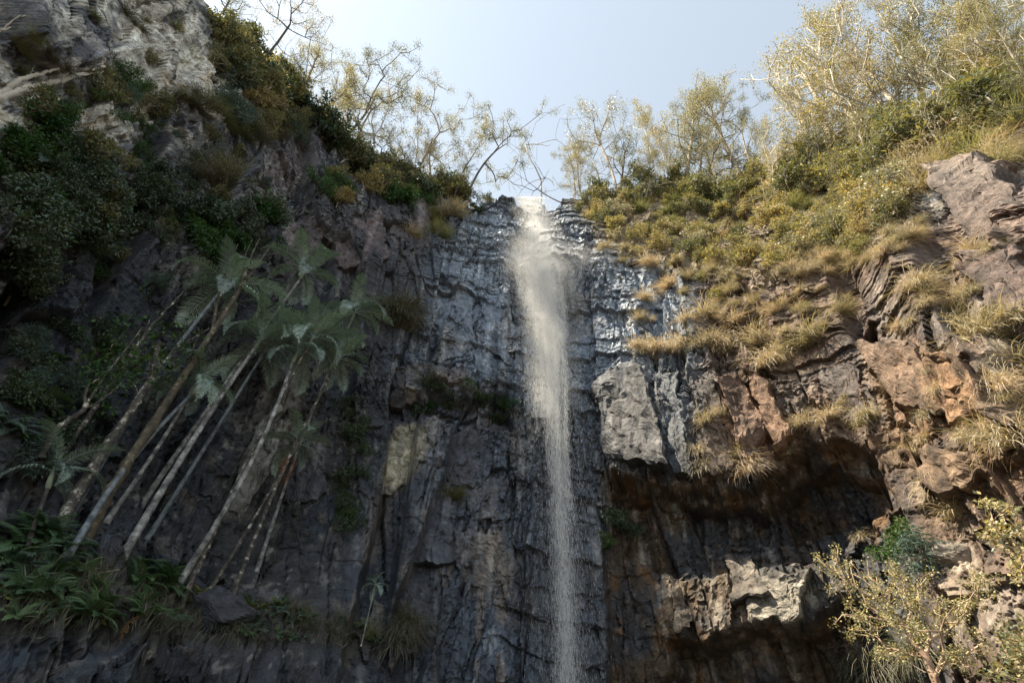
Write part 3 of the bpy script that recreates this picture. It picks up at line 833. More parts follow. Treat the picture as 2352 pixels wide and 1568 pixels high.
def leaf_quads(C, Dn, L, Wd, r, droop=0.0):
    """one diamond leaf for every centre"""
    k = len(C)
    Dn = norm(Dn + np.array([0, 0, -droop]))
    sd = norm(np.cross(Dn, norm(r.normal(0, 1, (k, 3)))))
    L = np.broadcast_to(L, (k,))[:, None] * r.uniform(.65, 1.3, (k, 1)); Wd = np.broadcast_to(Wd, (k,))[:, None] * r.uniform(.7, 1.25, (k, 1))
    nn = np.cross(Dn, sd)
    V = np.stack([C, C + Dn * L * .45 + sd * Wd * .5 + nn * L * .06, C + Dn * L, C + Dn * L * .45 - sd * Wd * .5 + nn * L * .06], 1).reshape(-1, 3)
    F = np.arange(4 * k).reshape(k, 4)
    b = r.uniform(.6, 1.35, (k, 1)); hue = r.normal(0, .12, (k, 1))
    c = np.concatenate([b * (1 + hue), b, b * (1 - hue)], 1)
    return V, F, np.clip(np.repeat(c, 4, 0), .15, 2)

def crown_mesh(name, tips, per, spread, L, Wd, r, droop=0.0, flat=1.0, tipvar=None):
    k = len(tips)
    n_ = r.poisson(per, k)
    C = np.repeat(tips, n_, 0)
    offs = norm(r.normal(0, 1, (len(C), 3))) * (r.random((len(C), 1)) ** .55) * spread
    offs[:, 2] *= flat
    Dn = norm(offs + r.normal(0, .45, offs.shape) * spread)
    V, F, c = leaf_quads(C + offs * .85, Dn, L, Wd, r, droop)
    cl = np.repeat(r.uniform(.75, 1.25, k), n_)      # sprays differ in age
    c = c * np.repeat(cl, 4)[:, None]
    return mesh_from(name, V, F4=F, cols=c)

def clumps(r, n_c, per, box, rad):
    """target points gathered in clumps: box = function giving a clump centre"""
    out = []
    for _ in range(n_c):
        c = box(); out.append(c)
        out.extend(c + norm(r.normal(0, 1, 3)) * rad * r.random() ** .5 for _ in range(per - 1))
    return np.array(out)

class Kind:
    pass

def make_tree(seed, kind):
    """a tree eight metres tall: returns trunk mesh and crown mesh (or None)"""
    r = np.random.default_rng(seed)
    H = 8.0
    lean = r.normal(0, .25, 2)
    def axis(f): return np.array([lean[0] * math.sin(f * 2.2) + .25 * math.sin(f * 5 + seed), lean[1] * math.sin(f * 2) + .2 * math.sin(f * 4 + seed * 2), H * f])
    if kind == 'slim':
        tr = [axis(f) for f in np.linspace(0, .9, 16)]
        T = clumps(r, 26, 4, lambda: axis(f := r.uniform(.35, 1.0)) + np.array([*r.normal(0, .55 * (1.25 - f), 2), 0]), .35)
        paths, tips = grow(tr, T, r, .55, .4, .08, rtip=.008, power=.42)
        return paths, (tips, 40, .27, .075, .030, .35)
    if kind == 'round':
        tr = [axis(f) for f in np.linspace(0, .5, 10)]
        def bx():
            d = norm(r.normal(0, 1, 3)); d[2] = abs(d[2]) * 1.0 - .25
            return axis(.62) + d * np.array([2.6, 2.6, 2.7]) * r.random() ** .4
        T = clumps(r, 55, 4, bx, .45)
        paths, tips = grow(tr, T, r, .5, .4, .08, rtip=.009, power=.46)
        return paths, (tips, 26, .34, .09, .035, .2)
    if kind == 'open':
        tr = [axis(f) for f in np.linspace(0, .6, 12)]
        cs = [np.array([*r.normal(0, 1.15, 2), r.uniform(3.8, 7.7)]) for _ in range(15)]
        T = np.concatenate([clumps(r, 3, 5, lambda c=c: c + r.normal(0, .35, 3), .35) for c in cs])
        paths, tips = grow(tr, T, r, .4, .4, .05, rtip=.009, power=.44)
        return paths, (tips, 30, .30, .08, .032, .35)
    if kind == 'dense':
        tr = [axis(f) for f in np.linspace(0, .7, 12)]
        def bx():
            f = r.uniform(.18, 1.0); w = 1.9 * math.sin(min(1, (1.12 - f) * 1.5) * 1.5)
            return axis(f) + np.array([*r.normal(0, .52 * w, 2), 0])
        T = clumps(r, 75, 4, bx, .5)
        paths, tips = grow(tr, T, r, .5, .4, .08, rtip=.013, power=.45)
        return paths, (tips, 27, .36, .085, .038, .15)
    if kind == 'bare':
        tr = [axis(f) for f in np.linspace(0, .35, 8)]
        T = np.array([np.array([*r.normal(0, 1.9, 2), r.uniform(3.2, 8)]) for _ in range(26)])
        paths, tips = grow(tr, T, r, .35, .35, .045, rtip=.014, power=.55)
        return paths, None

def make_shrub(seed, leaf=(.13, .06), n_c=26, per=26, w=.85, h=1.2, droop=0, spread=.22):
    """a shrub about one and a quarter metres tall"""
    r = np.random.default_rng(seed)
    cs = [np.array([*r.normal(0, .30 * w, 2), r.uniform(.25, 1) * h]) for _ in range(n_c)]
    for c in cs: c[:2] *= 1.25 - .5 * abs(c[2] / h - .5)
    T = np.concatenate([clumps(r, 1, 4, lambda c=c: c, .16) for c in cs])
    paths, tips = grow([np.array([0, 0, -.25]), np.array([0, 0, .05])], T, r, .45, .2, .08, rtip=.006, power=.5)
    return paths, (tips, per * .5, spread, leaf[0], leaf[1], droop)

TREES = {}
def tree_meshes(key, seed, kind, leafmat, barkmat, shrub=None):
    if shrub is None: paths, cr = make_tree(seed, kind)
    else: paths, cr = make_shrub(seed, **shrub)
    tm = tube_mesh(key + "_wood", paths); tm.materials.append(M[barkmat])
    cm = None
    if cr is not None:
        tips, per, sp, L_, W_, dr = cr
        cm = crown_mesh(key + "_leaves", tips, per, sp, L_, W_, np.random.default_rng(seed + 99), dr)
        cm.materials.append(M[leafmat])
    TREES[key] = (tm, cm)
    return tm, cm

def put_tree(name, key, P, axis, scale, spin, label, category, group=None, part=("trunk", "crown")):
    tm, cm = TREES[key]
    t = thing(name, label, category, group)
    place(t, P, axis, spin, scale)
    o = obj(part[0], tm, None, t)
    if cm is not None: obj(part[1], cm, None, t)
    return t

for i, (k, lm, bm) in enumerate([('slim', 'leaf_gum', 'bark_gum'), ('slim', 'leaf_gum', 'bark_white'), ('round', 'leaf_pale', 'bark_gum'), ('round', 'leaf_gum', 'bark_dark'),
                                 ('open', 'leaf_olive', 'bark_gum'), ('open', 'leaf_olive', 'bark_dark'), ('dense', 'leaf_gold', 'bark_gum'), ('dense', 'leaf_olive', 'bark_dark'),
                                 ('dense', 'leaf_gold', 'bark_white'), ('bare', None, 'bark_dead'), ('bare', None, 'bark_dark'), ('slim', 'leaf_gold', 'bark_white')]):
    tree_meshes("t%d" % i, 100 + i * 7, k, lm, bm)
for i, (lm, kw) in enumerate([('leaf_gold', {}), ('leaf_gold', dict(leaf=(.10, .045), w=1.1, h=.9)), ('leaf_olive', {}), ('leaf_olive', dict(leaf=(.16, .05), w=.7, h=1.5, droop=.3)),
                              ('leaf_dark', dict(leaf=(.15, .08), w=1.1, h=1.1, n_c=32)), ('leaf_dark', dict(leaf=(.12, .06), w=1.3, h=.9, n_c=34)), ('leaf_green', dict(leaf=(.15, .075), w=1.1, h=1.0)),
                              ('leaf_blue', dict(leaf=(.22, .03), w=.9, h=1.2, droop=.4)), ('leaf_green', dict(leaf=(.09, .05), w=1.2, h=.8, n_c=30)), ('leaf_pale', dict(leaf=(.12, .05), w=1.0, h=1.2))]):
    tree_meshes("s%d" % i, 300 + i * 11, None, lm, 'bark_dark' if i > 3 else 'bark_gum', shrub=kw)

def inside_poly(poly, n_, r):
    poly = np.array(poly, float); out = []
    while len(out) < n_:
        q = np.stack([r.uniform(poly[:, 0].min(), poly[:, 0].max(), 400), r.uniform(poly[:, 1].min(), poly[:, 1].max(), 400)], 1)
        m = poly_mask(q[:, 0], q[:, 1], poly, .01) > .5
        out.extend(q[m].tolist())
    return out[:n_]

def upright(P, out=.25, r=rng):
    """axis for a plant that leans a little out of the wall"""
    nn = normal_at(P); v = np.array([nn[0], nn[1], 0]) * out + np.array([0, 0, 1.0])
    return norm(v + r.normal(0, .08, 3))

# ------------------------------------------------------------------ skyline and slope trees
def put_leaning(name, key, base, top, label, category="tree", group=None, h_local=8.0, d=None, back=0.0, spin=None):
    P = rooted(*base) if d is None else at(*base, d)
    if P is None: P = at(*base, 27.5)
    if back:
        hd = norm(np.array([P[0], P[1], 0])); P = P + hd * back
    # the top lies on its sight line, at the same depth as the foot
    rt = ray(*top); hd = norm(np.array([P[0], P[1], 0.]))
    dd = (P - CAM) @ hd
    rb = rt @ hd
    T = CAM + rt * (dd / max(rb, .12))
    ax = T - P; Ln = np.linalg.norm(ax)
    if Ln > 24: ax = ax / Ln * 24; Ln = 24
    k_ = Ln / h_local; kw_ = k_ * (1.0 if Ln < 5 else (.80 if key in ('t6', 't7', 't8') else .64))
    return put_tree(name, key, P - norm(ax) * .25, ax, (kw_, kw_, k_), rng.uniform(0, 6.28) if spin is None else spin, label, category, group)

G_RIM = "trees along the rim"
put_leaning("gum_tree", "t5", (765, 315), (938, 108), "tall leaning gum with long bare upper boughs, highest on the shaded ridge", group=None)
put_leaning("gum_tree", "t4", (800, 310), (905, 160), "thin-crowned gum just behind the tall leaning gum on the shaded ridge")
put_leaning("gum_tree", "t1", (925, 400), (985, 180), "slender upright gum with tufted top between two bent gums")
put_leaning("gum_tree", "t4", (945, 390), (1072, 215), "bent gum with a pale crooked trunk above the yellow-green shrubs")
put_leaning("gum_tree", "t0", (1035, 410), (1130, 240), "spindly gum with a light trunk beside the dark leaning tree")
put_leaning("gum_tree", "t5", (1068, 440), (1218, 235), "dark-trunked tree leaning out towards the waterfall lip")
put_leaning("gum_tree", "t3", (870, 400), (895, 290), "short round-headed tree at the edge of the shaded ridge")
put_leaning("dead_tree", "t9", (1242, 445), (1240, 285), "bare grey dead tree standing beside the waterfall lip", "dead tree")
put_leaning("dead_tree", "t10", (1290, 452), (1160, 375), "dead limb lying low over the stream beside the lip", "dead tree")
put_leaning("gum_tree", "t2", (1408, 420), (1370, 205), "pale round-crowned gum on a long bare trunk near the bare dead tree")
put_leaning("gum_tree", "t11", (1500, 440), (1452, 232), "very thin wispy gum beside the pale round-crowned gum")
put_leaning("gum_tree", "t1", (1545, 420), (1488, 178), "tallest wispy gum above the waterfall, white stem and small tufts")
put_leaning("gum_tree", "t4", (1325, 455), (1305, 335), "small dark sparse tree next to the bare dead tree")
put_leaning("gum_tree", "t7", (1430, 450), (1420, 325), "small dense tree below the pale round-crowned gum")
SK = [("t6", (1585, 440), (1555, 235)), ("t7", (1640, 440), (1585, 285)), ("t6", (1700, 430), (1655, 180)), ("t4", (1750, 440), (1690, 225)), ("t8", (1800, 430), (1735, 285)),
      ("t6", (1860, 430), (1780, 300)), ("t8", (1960, 385), (1790, 105)), ("t1", (1985, 360), (1815, 15)), ("t8", (2010, 360), (1850, 60)), ("t11", (1935, 370), (1765, 195)),
      ("t1", (2045, 345), (1890, 130)), ("t8", (2080, 320), (1930, 25)), ("t6", (2105, 330), (1975, 120)), ("t1", (2150, 300), (1975, 10)), ("t6", (2200, 280), (2055, 20)),
      ("t8", (2240, 270), (2080, 110)), ("t6", (2290, 240), (2170, 20)), ("t8", (2340, 240), (2190, 90)), ("t1", (2352, 260), (2110, 150)), ("t6", (2400, 220), (2290, 20)),
      ("t7", (2340, 140), (2270, -60)), ("t6", (2230, 150), (2130, -60)), ("t8", (1660, 460), (1630, 330)), ("t6", (1480, 455), (1500, 330)), ("t7", (1900, 440), (1850, 290)),
      ("t6", (2000, 420), (1940, 260)), ("t8", (1790, 480), (1770, 340)), ("t7", (1950, 470), (1915, 330)), ("t4", (1380, 450), (1345, 320)), ("t8", (1540, 450), (1530, 300)),
      ("t8", (2420, 150), (2330, -40)), ("t6", (2320, 330), (2230, 180)), ("t8", (2180, 380), (2110, 230)), ("t7", (2450, 260), (2352, 100)), ("t6", (2090, 400), (2030, 270)),
      ("t4", (1615, 430), (1600, 215)), ("t8", (1870, 420), (1830, 200)), ("t6", (2270, 200), (2240, -30)), ("t8", (2150, 220), (2060, -40)), ("t6", (1340, 455), (1330, 360))]
LBL = {"t6": ("bushy_gum_tree", "bushy golden-leaved gum on the sunlit slope"),
       "t7": ("bushy_gum_tree", "dense olive tree with a dark trunk on the sunlit slope"),
       "t4": ("gum_tree", "sparse olive gum with open boughs above the sunlit slope"),
       "t8": ("white_gum_tree", "white-trunked golden gum on the sunlit slope"),
       "t1": ("slender_gum_tree", "slender white gum with narrow tufted crown rising over the sunlit slope"),
       "t11": ("slender_gum_tree", "thin whip-like golden gum over the sunlit slope")}
for k, b, t in SK:
    put_leaning(LBL[k][0], k, b, t, LBL[k][1], group="gums on the sunlit slope: " + LBL[k][0].replace("_", " ") + " " + k[1:])
put_leaning("dead_tree", "t10", (2300, 190), (2160, 30), "black bare-limbed tree standing among golden gums", "dead tree")
put_leaning("ridge_tree", "t3", (590, 110), (715, 5), "dark thick-limbed tree leaning out from the shaded ridge top")
put_leaning("dead_sapling", "t10", (662, 160), (690, 98), "small bare twiggy sapling on the shaded ridge", "dead tree")
for k, b, t in [("t7", (500, 30), (560, -40)), ("t7", (540, 90), (590, 50)), ("t6", (690, 230), (735, 130)), ("t6", (730, 270), (790, 170)), ("t7", (640, 170), (680, 120)),
                ("t6", (780, 320), (830, 210)), ("t4", (830, 350), (870, 250)), ("t7", (900, 440), (925, 330)), ("t6", (990, 450), (1010, 330)), ("t7", (1060, 455), (1085, 370))]:
    put_leaning("ridge_tree", k, b, t, {"t7": "small dense olive tree growing along the shaded ridge", "t6": "small golden-topped tree growing along the shaded ridge", "t4": "small open-crowned tree on the shaded ridge"}[k], group="trees along the shaded ridge " + k[1:])

# ------------------------------------------------------------------ shrubs
def shrubs(poly, count, kinds, size, name, label, group, category="shrub", out=.3, seed=0, sink=.1, squash=1.0):
    r = np.random.default_rng(seed)
    for px, py in inside_poly(poly, count, r):
        P = rooted(px, py)
        if P is None: continue
        k = kinds[r.integers(len(kinds))]; sc_ = r.uniform(*size)
        ax = upright(P, out, r)
        put_tree(name, k, P - ax * sink, ax, (sc_, sc_, sc_ * squash), r.uniform(0, 6.28), label[k] if isinstance(label, dict) else label, category,
                 group + (" " + k if isinstance(label, dict) else ""), ("stems", "foliage"))

SLOPE = [(1300, 465), (1500, 440), (1900, 385), (2040, 350), (2110, 500), (1990, 585), (1750, 625), (1500, 605), (1380, 545)]
shrubs(SLOPE, 170, ["s0", "s1", "s2", "s9", "s0"], (.7, 1.5), "slope_shrub", {"s0": "golden-green bushy shrub on the sunlit slope", "s1": "low spreading golden shrub on the sunlit slope",
       "s2": "olive rounded shrub on the sunlit slope", "s9": "pale silvery shrub on the sunlit slope"}, "shrubs on the sunlit slope", seed=1)
shrubs([(1310, 460), (1500, 430), (1900, 370), (2060, 330), (2352, 160), (2352, 300), (2060, 420), (1700, 480), (1400, 480)], 70, ["s0", "s2", "s3"], (1.4, 2.6), "understorey_shrub",
       {"s0": "tall golden shrub under the gums of the sunlit slope", "s2": "tall olive shrub under the gums of the sunlit slope", "s3": "upright narrow-leaved shrub under the gums"}, "understorey shrubs", seed=2)
shrubs([(470, 20), (700, 210), (860, 330), (1120, 445), (1100, 480), (900, 470), (740, 330), (620, 300), (520, 200)], 75, ["s2", "s3", "s4", "s0"], (1.0, 2.2), "ridge_shrub",
       {"s2": "olive shrub on the shaded ridge", "s3": "upright narrow-leaved shrub on the shaded ridge", "s4": "dark glossy shrub on the shaded ridge", "s0": "yellow-green shrub catching sun on the ridge"}, "shrubs on the shaded ridge", seed=3)
shrubs([(600, 150), (700, 230), (860, 350), (1000, 420), (1125, 450), (1110, 470), (960, 455), (840, 400), (700, 290), (590, 190)], 60, ["s2", "s0", "s3", "s4"], (1.2, 2.3), "brow_shrub",
       {"s2": "olive shrub on the brow of the shaded ridge", "s3": "narrow-leaved shrub on the brow of the shaded ridge", "s4": "dark glossy shrub on the brow of the shaded ridge", "s0": "sun-tipped golden shrub on the brow of the shaded ridge"}, "shrubs on the ridge brow", seed=14)
shrubs([(700, 430), (860, 400), (1090, 440), (1060, 480), (900, 475), (720, 470)], 26, ["s0", "s8", "s6"], (1.0, 1.8), "rim_shrub",
       {"s0": "yellow-green shrub above the purple-brown block", "s8": "small-leaved green shrub above the purple-brown block", "s6": "bright green shrub above the purple-brown block"}, "shrubs above the purple-brown block", seed=4)
shrubs([(0, 400), (180, 380), (330, 385), (440, 420), (450, 500), (380, 570), (200, 570), (0, 640)], 52, ["s4", "s5"], (.5, 1.0), "wall_shrub",
       {"s4": "dark glossy-leaved shrub hanging on the shaded wall", "s5": "dark low spreading shrub on the shaded wall"}, "dark shrubs on the shaded wall", seed=5, out=.6)
shrubs([(0, 230), (330, 170), (480, 250), (640, 330), (640, 560), (470, 640), (200, 680), (0, 700)], 44, ["s8", "s7", "s2"], (.5, 1.1), "scattered_shrub",
       {"s8": "small-leaved green shrub dotted over the shaded wall", "s7": "blue-green needle shrub dotted over the shaded wall", "s2": "olive shrub dotted over the shaded wall"}, "scattered shrubs on the shaded wall", seed=15, out=.5)
shrubs([(0, 290), (130, 300), (200, 360), (150, 420), (0, 440)], 18, ["s6", "s8"], (.6, 1.1), "green_shrub",
       {"s6": "bright green broad-leaved shrub on the shaded wall", "s8": "bright green small-leaved shrub on the shaded wall"}, "bright shrubs on the shaded wall", seed=6, out=.6)
shrubs([(450, 480), (560, 455), (640, 520), (600, 560), (480, 590), (400, 570)], 14, ["s6", "s4"], (.8, 1.4), "ledge_bush",
       {"s6": "rounded green bush above the palm crowns", "s4": "dark glossy bush above the palm crowns"}, "bushes above the palm crowns", seed=7, out=.6)
shrubs([(180, 200), (420, 120), (560, 270), (480, 330), (250, 320)], 20, ["s7", "s2", "s8"], (.45, .9), "cliff_shrub",
       {"s7": "blue-green needle shrub on the pale upper cliff", "s2": "small olive shrub on the pale upper cliff", "s8": "small green shrub on the pale upper cliff"}, "shrubs on the pale upper cliff", seed=8)
shrubs([(480, 130), (560, 180), (720, 320), (600, 330), (510, 280)], 26, ["s7", "s3", "s2"], (.9, 1.8), "gully_shrub",
       {"s7": "blue-green needle shrub in the gully below the ridge", "s3": "narrow-leaved shrub in the gully below the ridge", "s2": "olive shrub in the gully below the ridge"}, "gully shrubs", seed=9)
shrubs([(0, 640), (180, 680), (260, 820), (180, 1000), (0, 1150)], 30, ["s4", "s7"], (.4, .8), "dim_shrub",
       {"s4": "dark leafy shrub low on the dim wall", "s7": "blue-green needle shrub low on the dim wall"}, "shrubs on the dim wall", seed=10, out=.6)
shrubs([(960, 880), (1080, 895), (1180, 920), (1170, 985), (1040, 940), (940, 960)], 20, ["s5", "s8"], (.5, .95), "ledge_creeper",
       {"s5": "dark creeper along the undercut ledge beside the fall", "s8": "green small-leaved creeper along the undercut ledge beside the fall"}, "creepers on the undercut ledge", "creeper", seed=11, out=.8)
shrubs([(790, 930), (840, 930), (830, 1220), (780, 1220)], 15, ["s5"], (.4, .8), "wall_creeper", "dark creeper trailing down beside the cream-stained panel", "creepers beside the cream panel", "creeper", seed=12, out=.8)
shrubs([(1385, 1180), (1480, 1190), (1440, 1270), (1380, 1270)], 7, ["s8", "s5"], (.35, .7), "dripping_creeper",
       {"s8": "bright green creeper at the dark overhang beside the fall", "s5": "dark creeper at the dark overhang beside the fall"}, "creepers at the overhang", "creeper", seed=13, out=.8)
for px, py, k, sz, lab in [(1662, 690, "s0", .9, "small golden bush on the brown wall under the slope"), (1965, 940, "s1", .7, "small yellow bush above the cave mouth"),
                           (2005, 975, "s1", .55, "tiny yellow bush above the cave mouth, beside a tussock"), (1852, 720, "s1", .6, "yellow shrub among brown ledges"),
                           (2110, 1270, "s8", 1.0, "green shrub on the dark rock behind the sunlit bush"), (2150, 1310, "s7", .9, "blue-green shrub behind the sunlit bush"),
                           (800, 1200, "s8", .7, "bright green shrub at the foot of the trailing creeper"), (1620, 650, "s1", .9, "golden shrub at the lip of the sunlit slope")]:
    P = hit(px, py)
    put_tree("wall_bush", k, P, upright(P, .6), sz, 1.0, lab, "shrub", None, ("stems", "foliage"))

# ------------------------------------------------------------------ grass tussocks
def tussock_mesh(seed, nbl=230, length=1.0, stiff=.5, width=.016):
    """blades spring from one root and arch outwards (local +x) and down"""
    r = np.random.default_rng(seed); seg = 5
    th = r.uniform(-math.pi, math.pi, nbl); el = r.uniform(-.1, 1.25, nbl)
    d = np.stack([np.cos(el) * np.cos(th) + .45, np.cos(el) * np.sin(th), np.sin(el)], 1); d = norm(d)
    L = length * r.uniform(.45, 1.15, nbl)
    base = np.stack([r.uniform(-.05, .10, nbl), r.normal(0, .13, nbl), r.normal(0, .06, nbl)], 1)
    P = [base]; dd = d.copy()
    for k in range(seg):
        P.append(P[-1] + dd * (L / seg)[:, None])
        dd = norm(dd + np.array([0, 0, -1.0]) * (r.uniform(.25, .75, nbl) * (1.25 - stiff) * (.35 + .30 * k))[:, None])
    side = norm(np.cross(d, np.array([0, 0, 1.0])) + r.normal(0, .3, (nbl, 3)))
    V = []
    for k in range(seg + 1):
        w = width * (1 - (k / seg) ** 1.5 * .85) * .5
        V += [P[k] + side * w, P[k] - side * w]
    V = np.stack(V, 1)
    i = np.arange(nbl)[:, None] * (2 * seg + 2) + 2 * np.arange(seg)[None]
    F = np.stack([i, i + 1, i + 3, i + 2], -1).reshape(-1, 4)
    b = r.uniform(.6, 1.3, (nbl, 1)); h = r.normal(0, .08, (nbl, 1))
    c = np.repeat(np.concatenate([b * (1 + h * .5), b, b * (1 - h * 2)], 1), 2 * seg + 2, 0)
    return mesh_from("tussock", V.reshape(-1, 3), F4=F, cols=np.clip(c, .2, 2))

TUS = {}
for i, (mt, ln, stf, nb_) in enumerate([("grass_dry", 1.0, .25, 240), ("grass_dry", 1.15, .0, 260), ("grass_dry", .85, .5, 160), ("grass_green", .9, .7, 220), ("grass_shade", 1.3, .1, 220)]):
    TUS[i] = tussock_mesh(500 + i, nb_, ln, stf); TUS[i].materials.append(M[mt])

def put_tussock(px, py, wpx, kind, label, group=None, name="grass_tussock", r=rng):
    P = hit(px, py)
    if P is None: return
    nn = normal_at(P, .8); hz = norm(np.array([nn[0], nn[1], 0]))
    size = wpx / FOC * np.linalg.norm(P - CAM) / 1.15
    o = obj(name, TUS[kind], None, None, label=label, category="grass tussock")
    if group: o["group"] = group
    ang = math.atan2(hz[1], hz[0]) + r.uniform(-.5, .5)
    o.location = P + hz * .06
    o.rotation_euler = (r.uniform(-.15, .15), r.uniform(-.1, .2), ang)
    o.scale = (size, size * r.uniform(.9, 1.3), size * r.uniform(.85, 1.1))

for px in range(1462, 1690, 24):      # fringe hanging over the pale slab
    put_tussock(px + rng.uniform(-6, 6), 800 + 10 * math.sin(px * .03) + rng.uniform(-8, 8), rng.uniform(42, 62), 1, "straw tussock in the long fringe hanging over the pale slab", "fringe of straw grass")
BIG = [(1745, 790, 85, "thick straw tussock at the head of the tilted red-brown slab"), (1772, 838, 70, "straw tussock spilling down beside the tilted red-brown slab"),
       (1868, 788, 95, "widest bushy straw tussock on the brown ledge"), (1805, 812, 65, "straw tussock between the two widest tussocks"),
       (1690, 738, 62, "straw tussock on the upper brown ledge"), (1622, 728, 62, "straw tussock under the small golden bush"), (1575, 742, 50, "small straw tussock beside the wet black wall"),
       (1480, 690, 44, "straw tuft on wet rock beside the fall"), (1470, 735, 40, "small straw tuft low on the wet rock"), (1930, 720, 60, "straw tussock with yellow shoots on the brown ledges"),
       (2112, 665, 70, "straw tussock on the bare sloping rock"), (2252, 585, 65, "straw tussock above the rusty block, on bare rock"),
       (2262, 770, 105, "large straw tussock on the pale sloping rib"), (2225, 725, 80, "straw tussock above the pale sloping rib"), (2335, 850, 90, "straw tussock beside the rusty banded block"),
       (2300, 905, 70, "straw tussock below the rusty banded block"), (2215, 850, 50, "small straw tussock on the rusty banded block"), (2290, 1005, 105, "long drooping tussock over the dark hollow"),
       (2345, 1020, 90, "long drooping tussock at the end of the dark hollow"), (1622, 975, 62, "straw tussock on the narrow blue-grey slab"), (1650, 958, 48, "straw tuft near the tall brown slab"),
       (1605, 1040, 44, "small straw tuft low on the blue-grey slab"), (1622, 1082, 58, "straw tussock at the foot of the blue-grey slab"), (1692, 1052, 50, "straw tuft on the foot of the tall brown slab"),
       (1730, 1082, 64, "straw tussock hanging from the slab foot over the cave"), (1712, 1038, 44, "straw tuft midway on the tall brown slab"), (1850, 975, 56, "straw tussock beside the overhanging slab foot"),
       (1905, 962, 50, "straw tuft right above the cave mouth"), (2000, 962, 58, "straw tussock next to the tiny yellow bush"), (1815, 1040, 44, "straw tuft at the overhanging slab corner"),
       (2110, 1045, 60, "straw tussock on the brown block over the cave end"), (2168, 1115, 70, "straw tussock with roots hanging on the brown block"), (2208, 1180, 76, "drooping straw tussock beside the leafy bush branch"),
       (2070, 1010, 44, "small straw tuft near the cave end"), (2130, 1012, 50, "straw tuft above the brown block"), (2062, 872, 40, "tiny straw tuft on the large bedded block"),
       (1985, 1235, 30, "thin tuft on the dark cave wall"), (1800, 705, 50, "straw tuft among brown ledges"), (1745, 690, 48, "straw tuft beneath the slope edge"), (1540, 660, 50, "straw tuft at the wet corner of the slope edge")]
for q in BIG:
    put_tussock(q[0], q[1], q[2], int(rng.integers(0, 3)), q[3])
def tussocks(poly, n_, size, kinds, label, group, seed, name="grass_tussock"):
    r = np.random.default_rng(seed)
    for px, py in inside_poly(poly, n_, r):
        put_tussock(px, py, r.uniform(*size), kinds[r.integers(len(kinds))], label, group, name, r)
tussocks([(1340, 520), (1480, 590), (1750, 610), (2000, 560), (2110, 490), (2130, 540), (2000, 625), (1750, 655), (1490, 640), (1370, 570)], 48, (24, 44), [0, 1, 2], "straw tussock edging the sunlit slope", "tussocks on the slope edge", 21)
tussocks([(1400, 480), (1900, 420), (2100, 470), (1950, 560), (1700, 590), (1450, 560)], 22, (26, 46), [0, 2, 3], "straw tussock among slope shrubs", "tussocks among the slope shrubs", 22)
tussocks([(2060, 380), (2352, 230), (2352, 400), (2200, 420), (2120, 470)], 45, (50, 85), [0, 1, 2, 3], "straw tussock on high pale rocks", "tussocks on the pale rocks", 23)
tussocks([(1480, 640), (1980, 630), (1950, 780), (1500, 760)], 24, (22, 42), [0, 2], "straw tuft on the brown ledges below the slope", "tufts on the brown ledges", 24, "grass_tuft")
tussocks([(2000, 620), (2352, 560), (2352, 1050), (2130, 1000), (2050, 850)], 36, (26, 56), [0, 1, 2], "straw tuft on the tilted brown wall", "tufts on the tilted wall", 25, "grass_tuft")
tussocks([(960, 480), (1080, 490), (1040, 560), (900, 560)], 9, (40, 60), [0, 3], "pale tussock on the rock left of the wet face, below the ridge shrubs", "tussocks below the ridge shrubs", 26)
tussocks([(885, 700), (940, 690), (930, 770), (880, 760)], 7, (60, 90), [4], "long hanging grass beside the outermost palm crown", "hanging grass by the palm", 27, "hanging_grass")
tussocks([(870, 1440), (940, 1430), (930, 1480), (850, 1480)], 6, (55, 80), [4], "pale grass hanging from the low ledge at the foot of the dark wall", "hanging grass at the wall foot", 28, "hanging_grass")
tussocks([(980, 875), (1010, 880), (1000, 910), (985, 905)], 2, (50, 60), [4], "long hanging grass on the undercut ledge", "hanging grass on the ledge", 29, "hanging_grass")
tussocks([(430, 150), (560, 180), (700, 330), (560, 330), (420, 260)], 20, (26, 48), [3, 4], "grey-green tussock in the gully below the shaded ridge", "gully tussocks", 30, "grass_clump")
tussocks([(20, 60), (400, 20), (470, 120), (300, 230), (20, 230)], 20, (20, 36), [3, 4], "small grey-green tuft on the pale upper cliff", "tufts on the pale upper cliff", 31, "grass_tuft")
tussocks([(480, 400), (540, 395), (520, 450), (470, 440)], 4, (70, 90), [4, 3], "shaggy blue-green tussock above the dark bushes", "shaggy tussocks", 32)
tussocks([(1010, 1140), (1060, 1130), (1050, 1165), (1000, 1170)], 3, (40, 60), [3], "mossy tuft on the small ledge of the dark wall", "mossy tufts", 33)
tussocks([(300, 1330), (480, 1400), (640, 1400), (900, 1430), (900, 1480), (560, 1470), (300, 1440)], 12, (24, 44), [4, 4, 3], "dull straw tussock on the palm ledge", "tussocks on the palm ledge", 34, "grass_clump")
tussocks([(1980, 1500), (2150, 1490), (2120, 1568), (1960, 1568)], 6, (60, 90), [4], "thin drooping grass under the sunlit bush", "grass under the sunlit bush", 35)

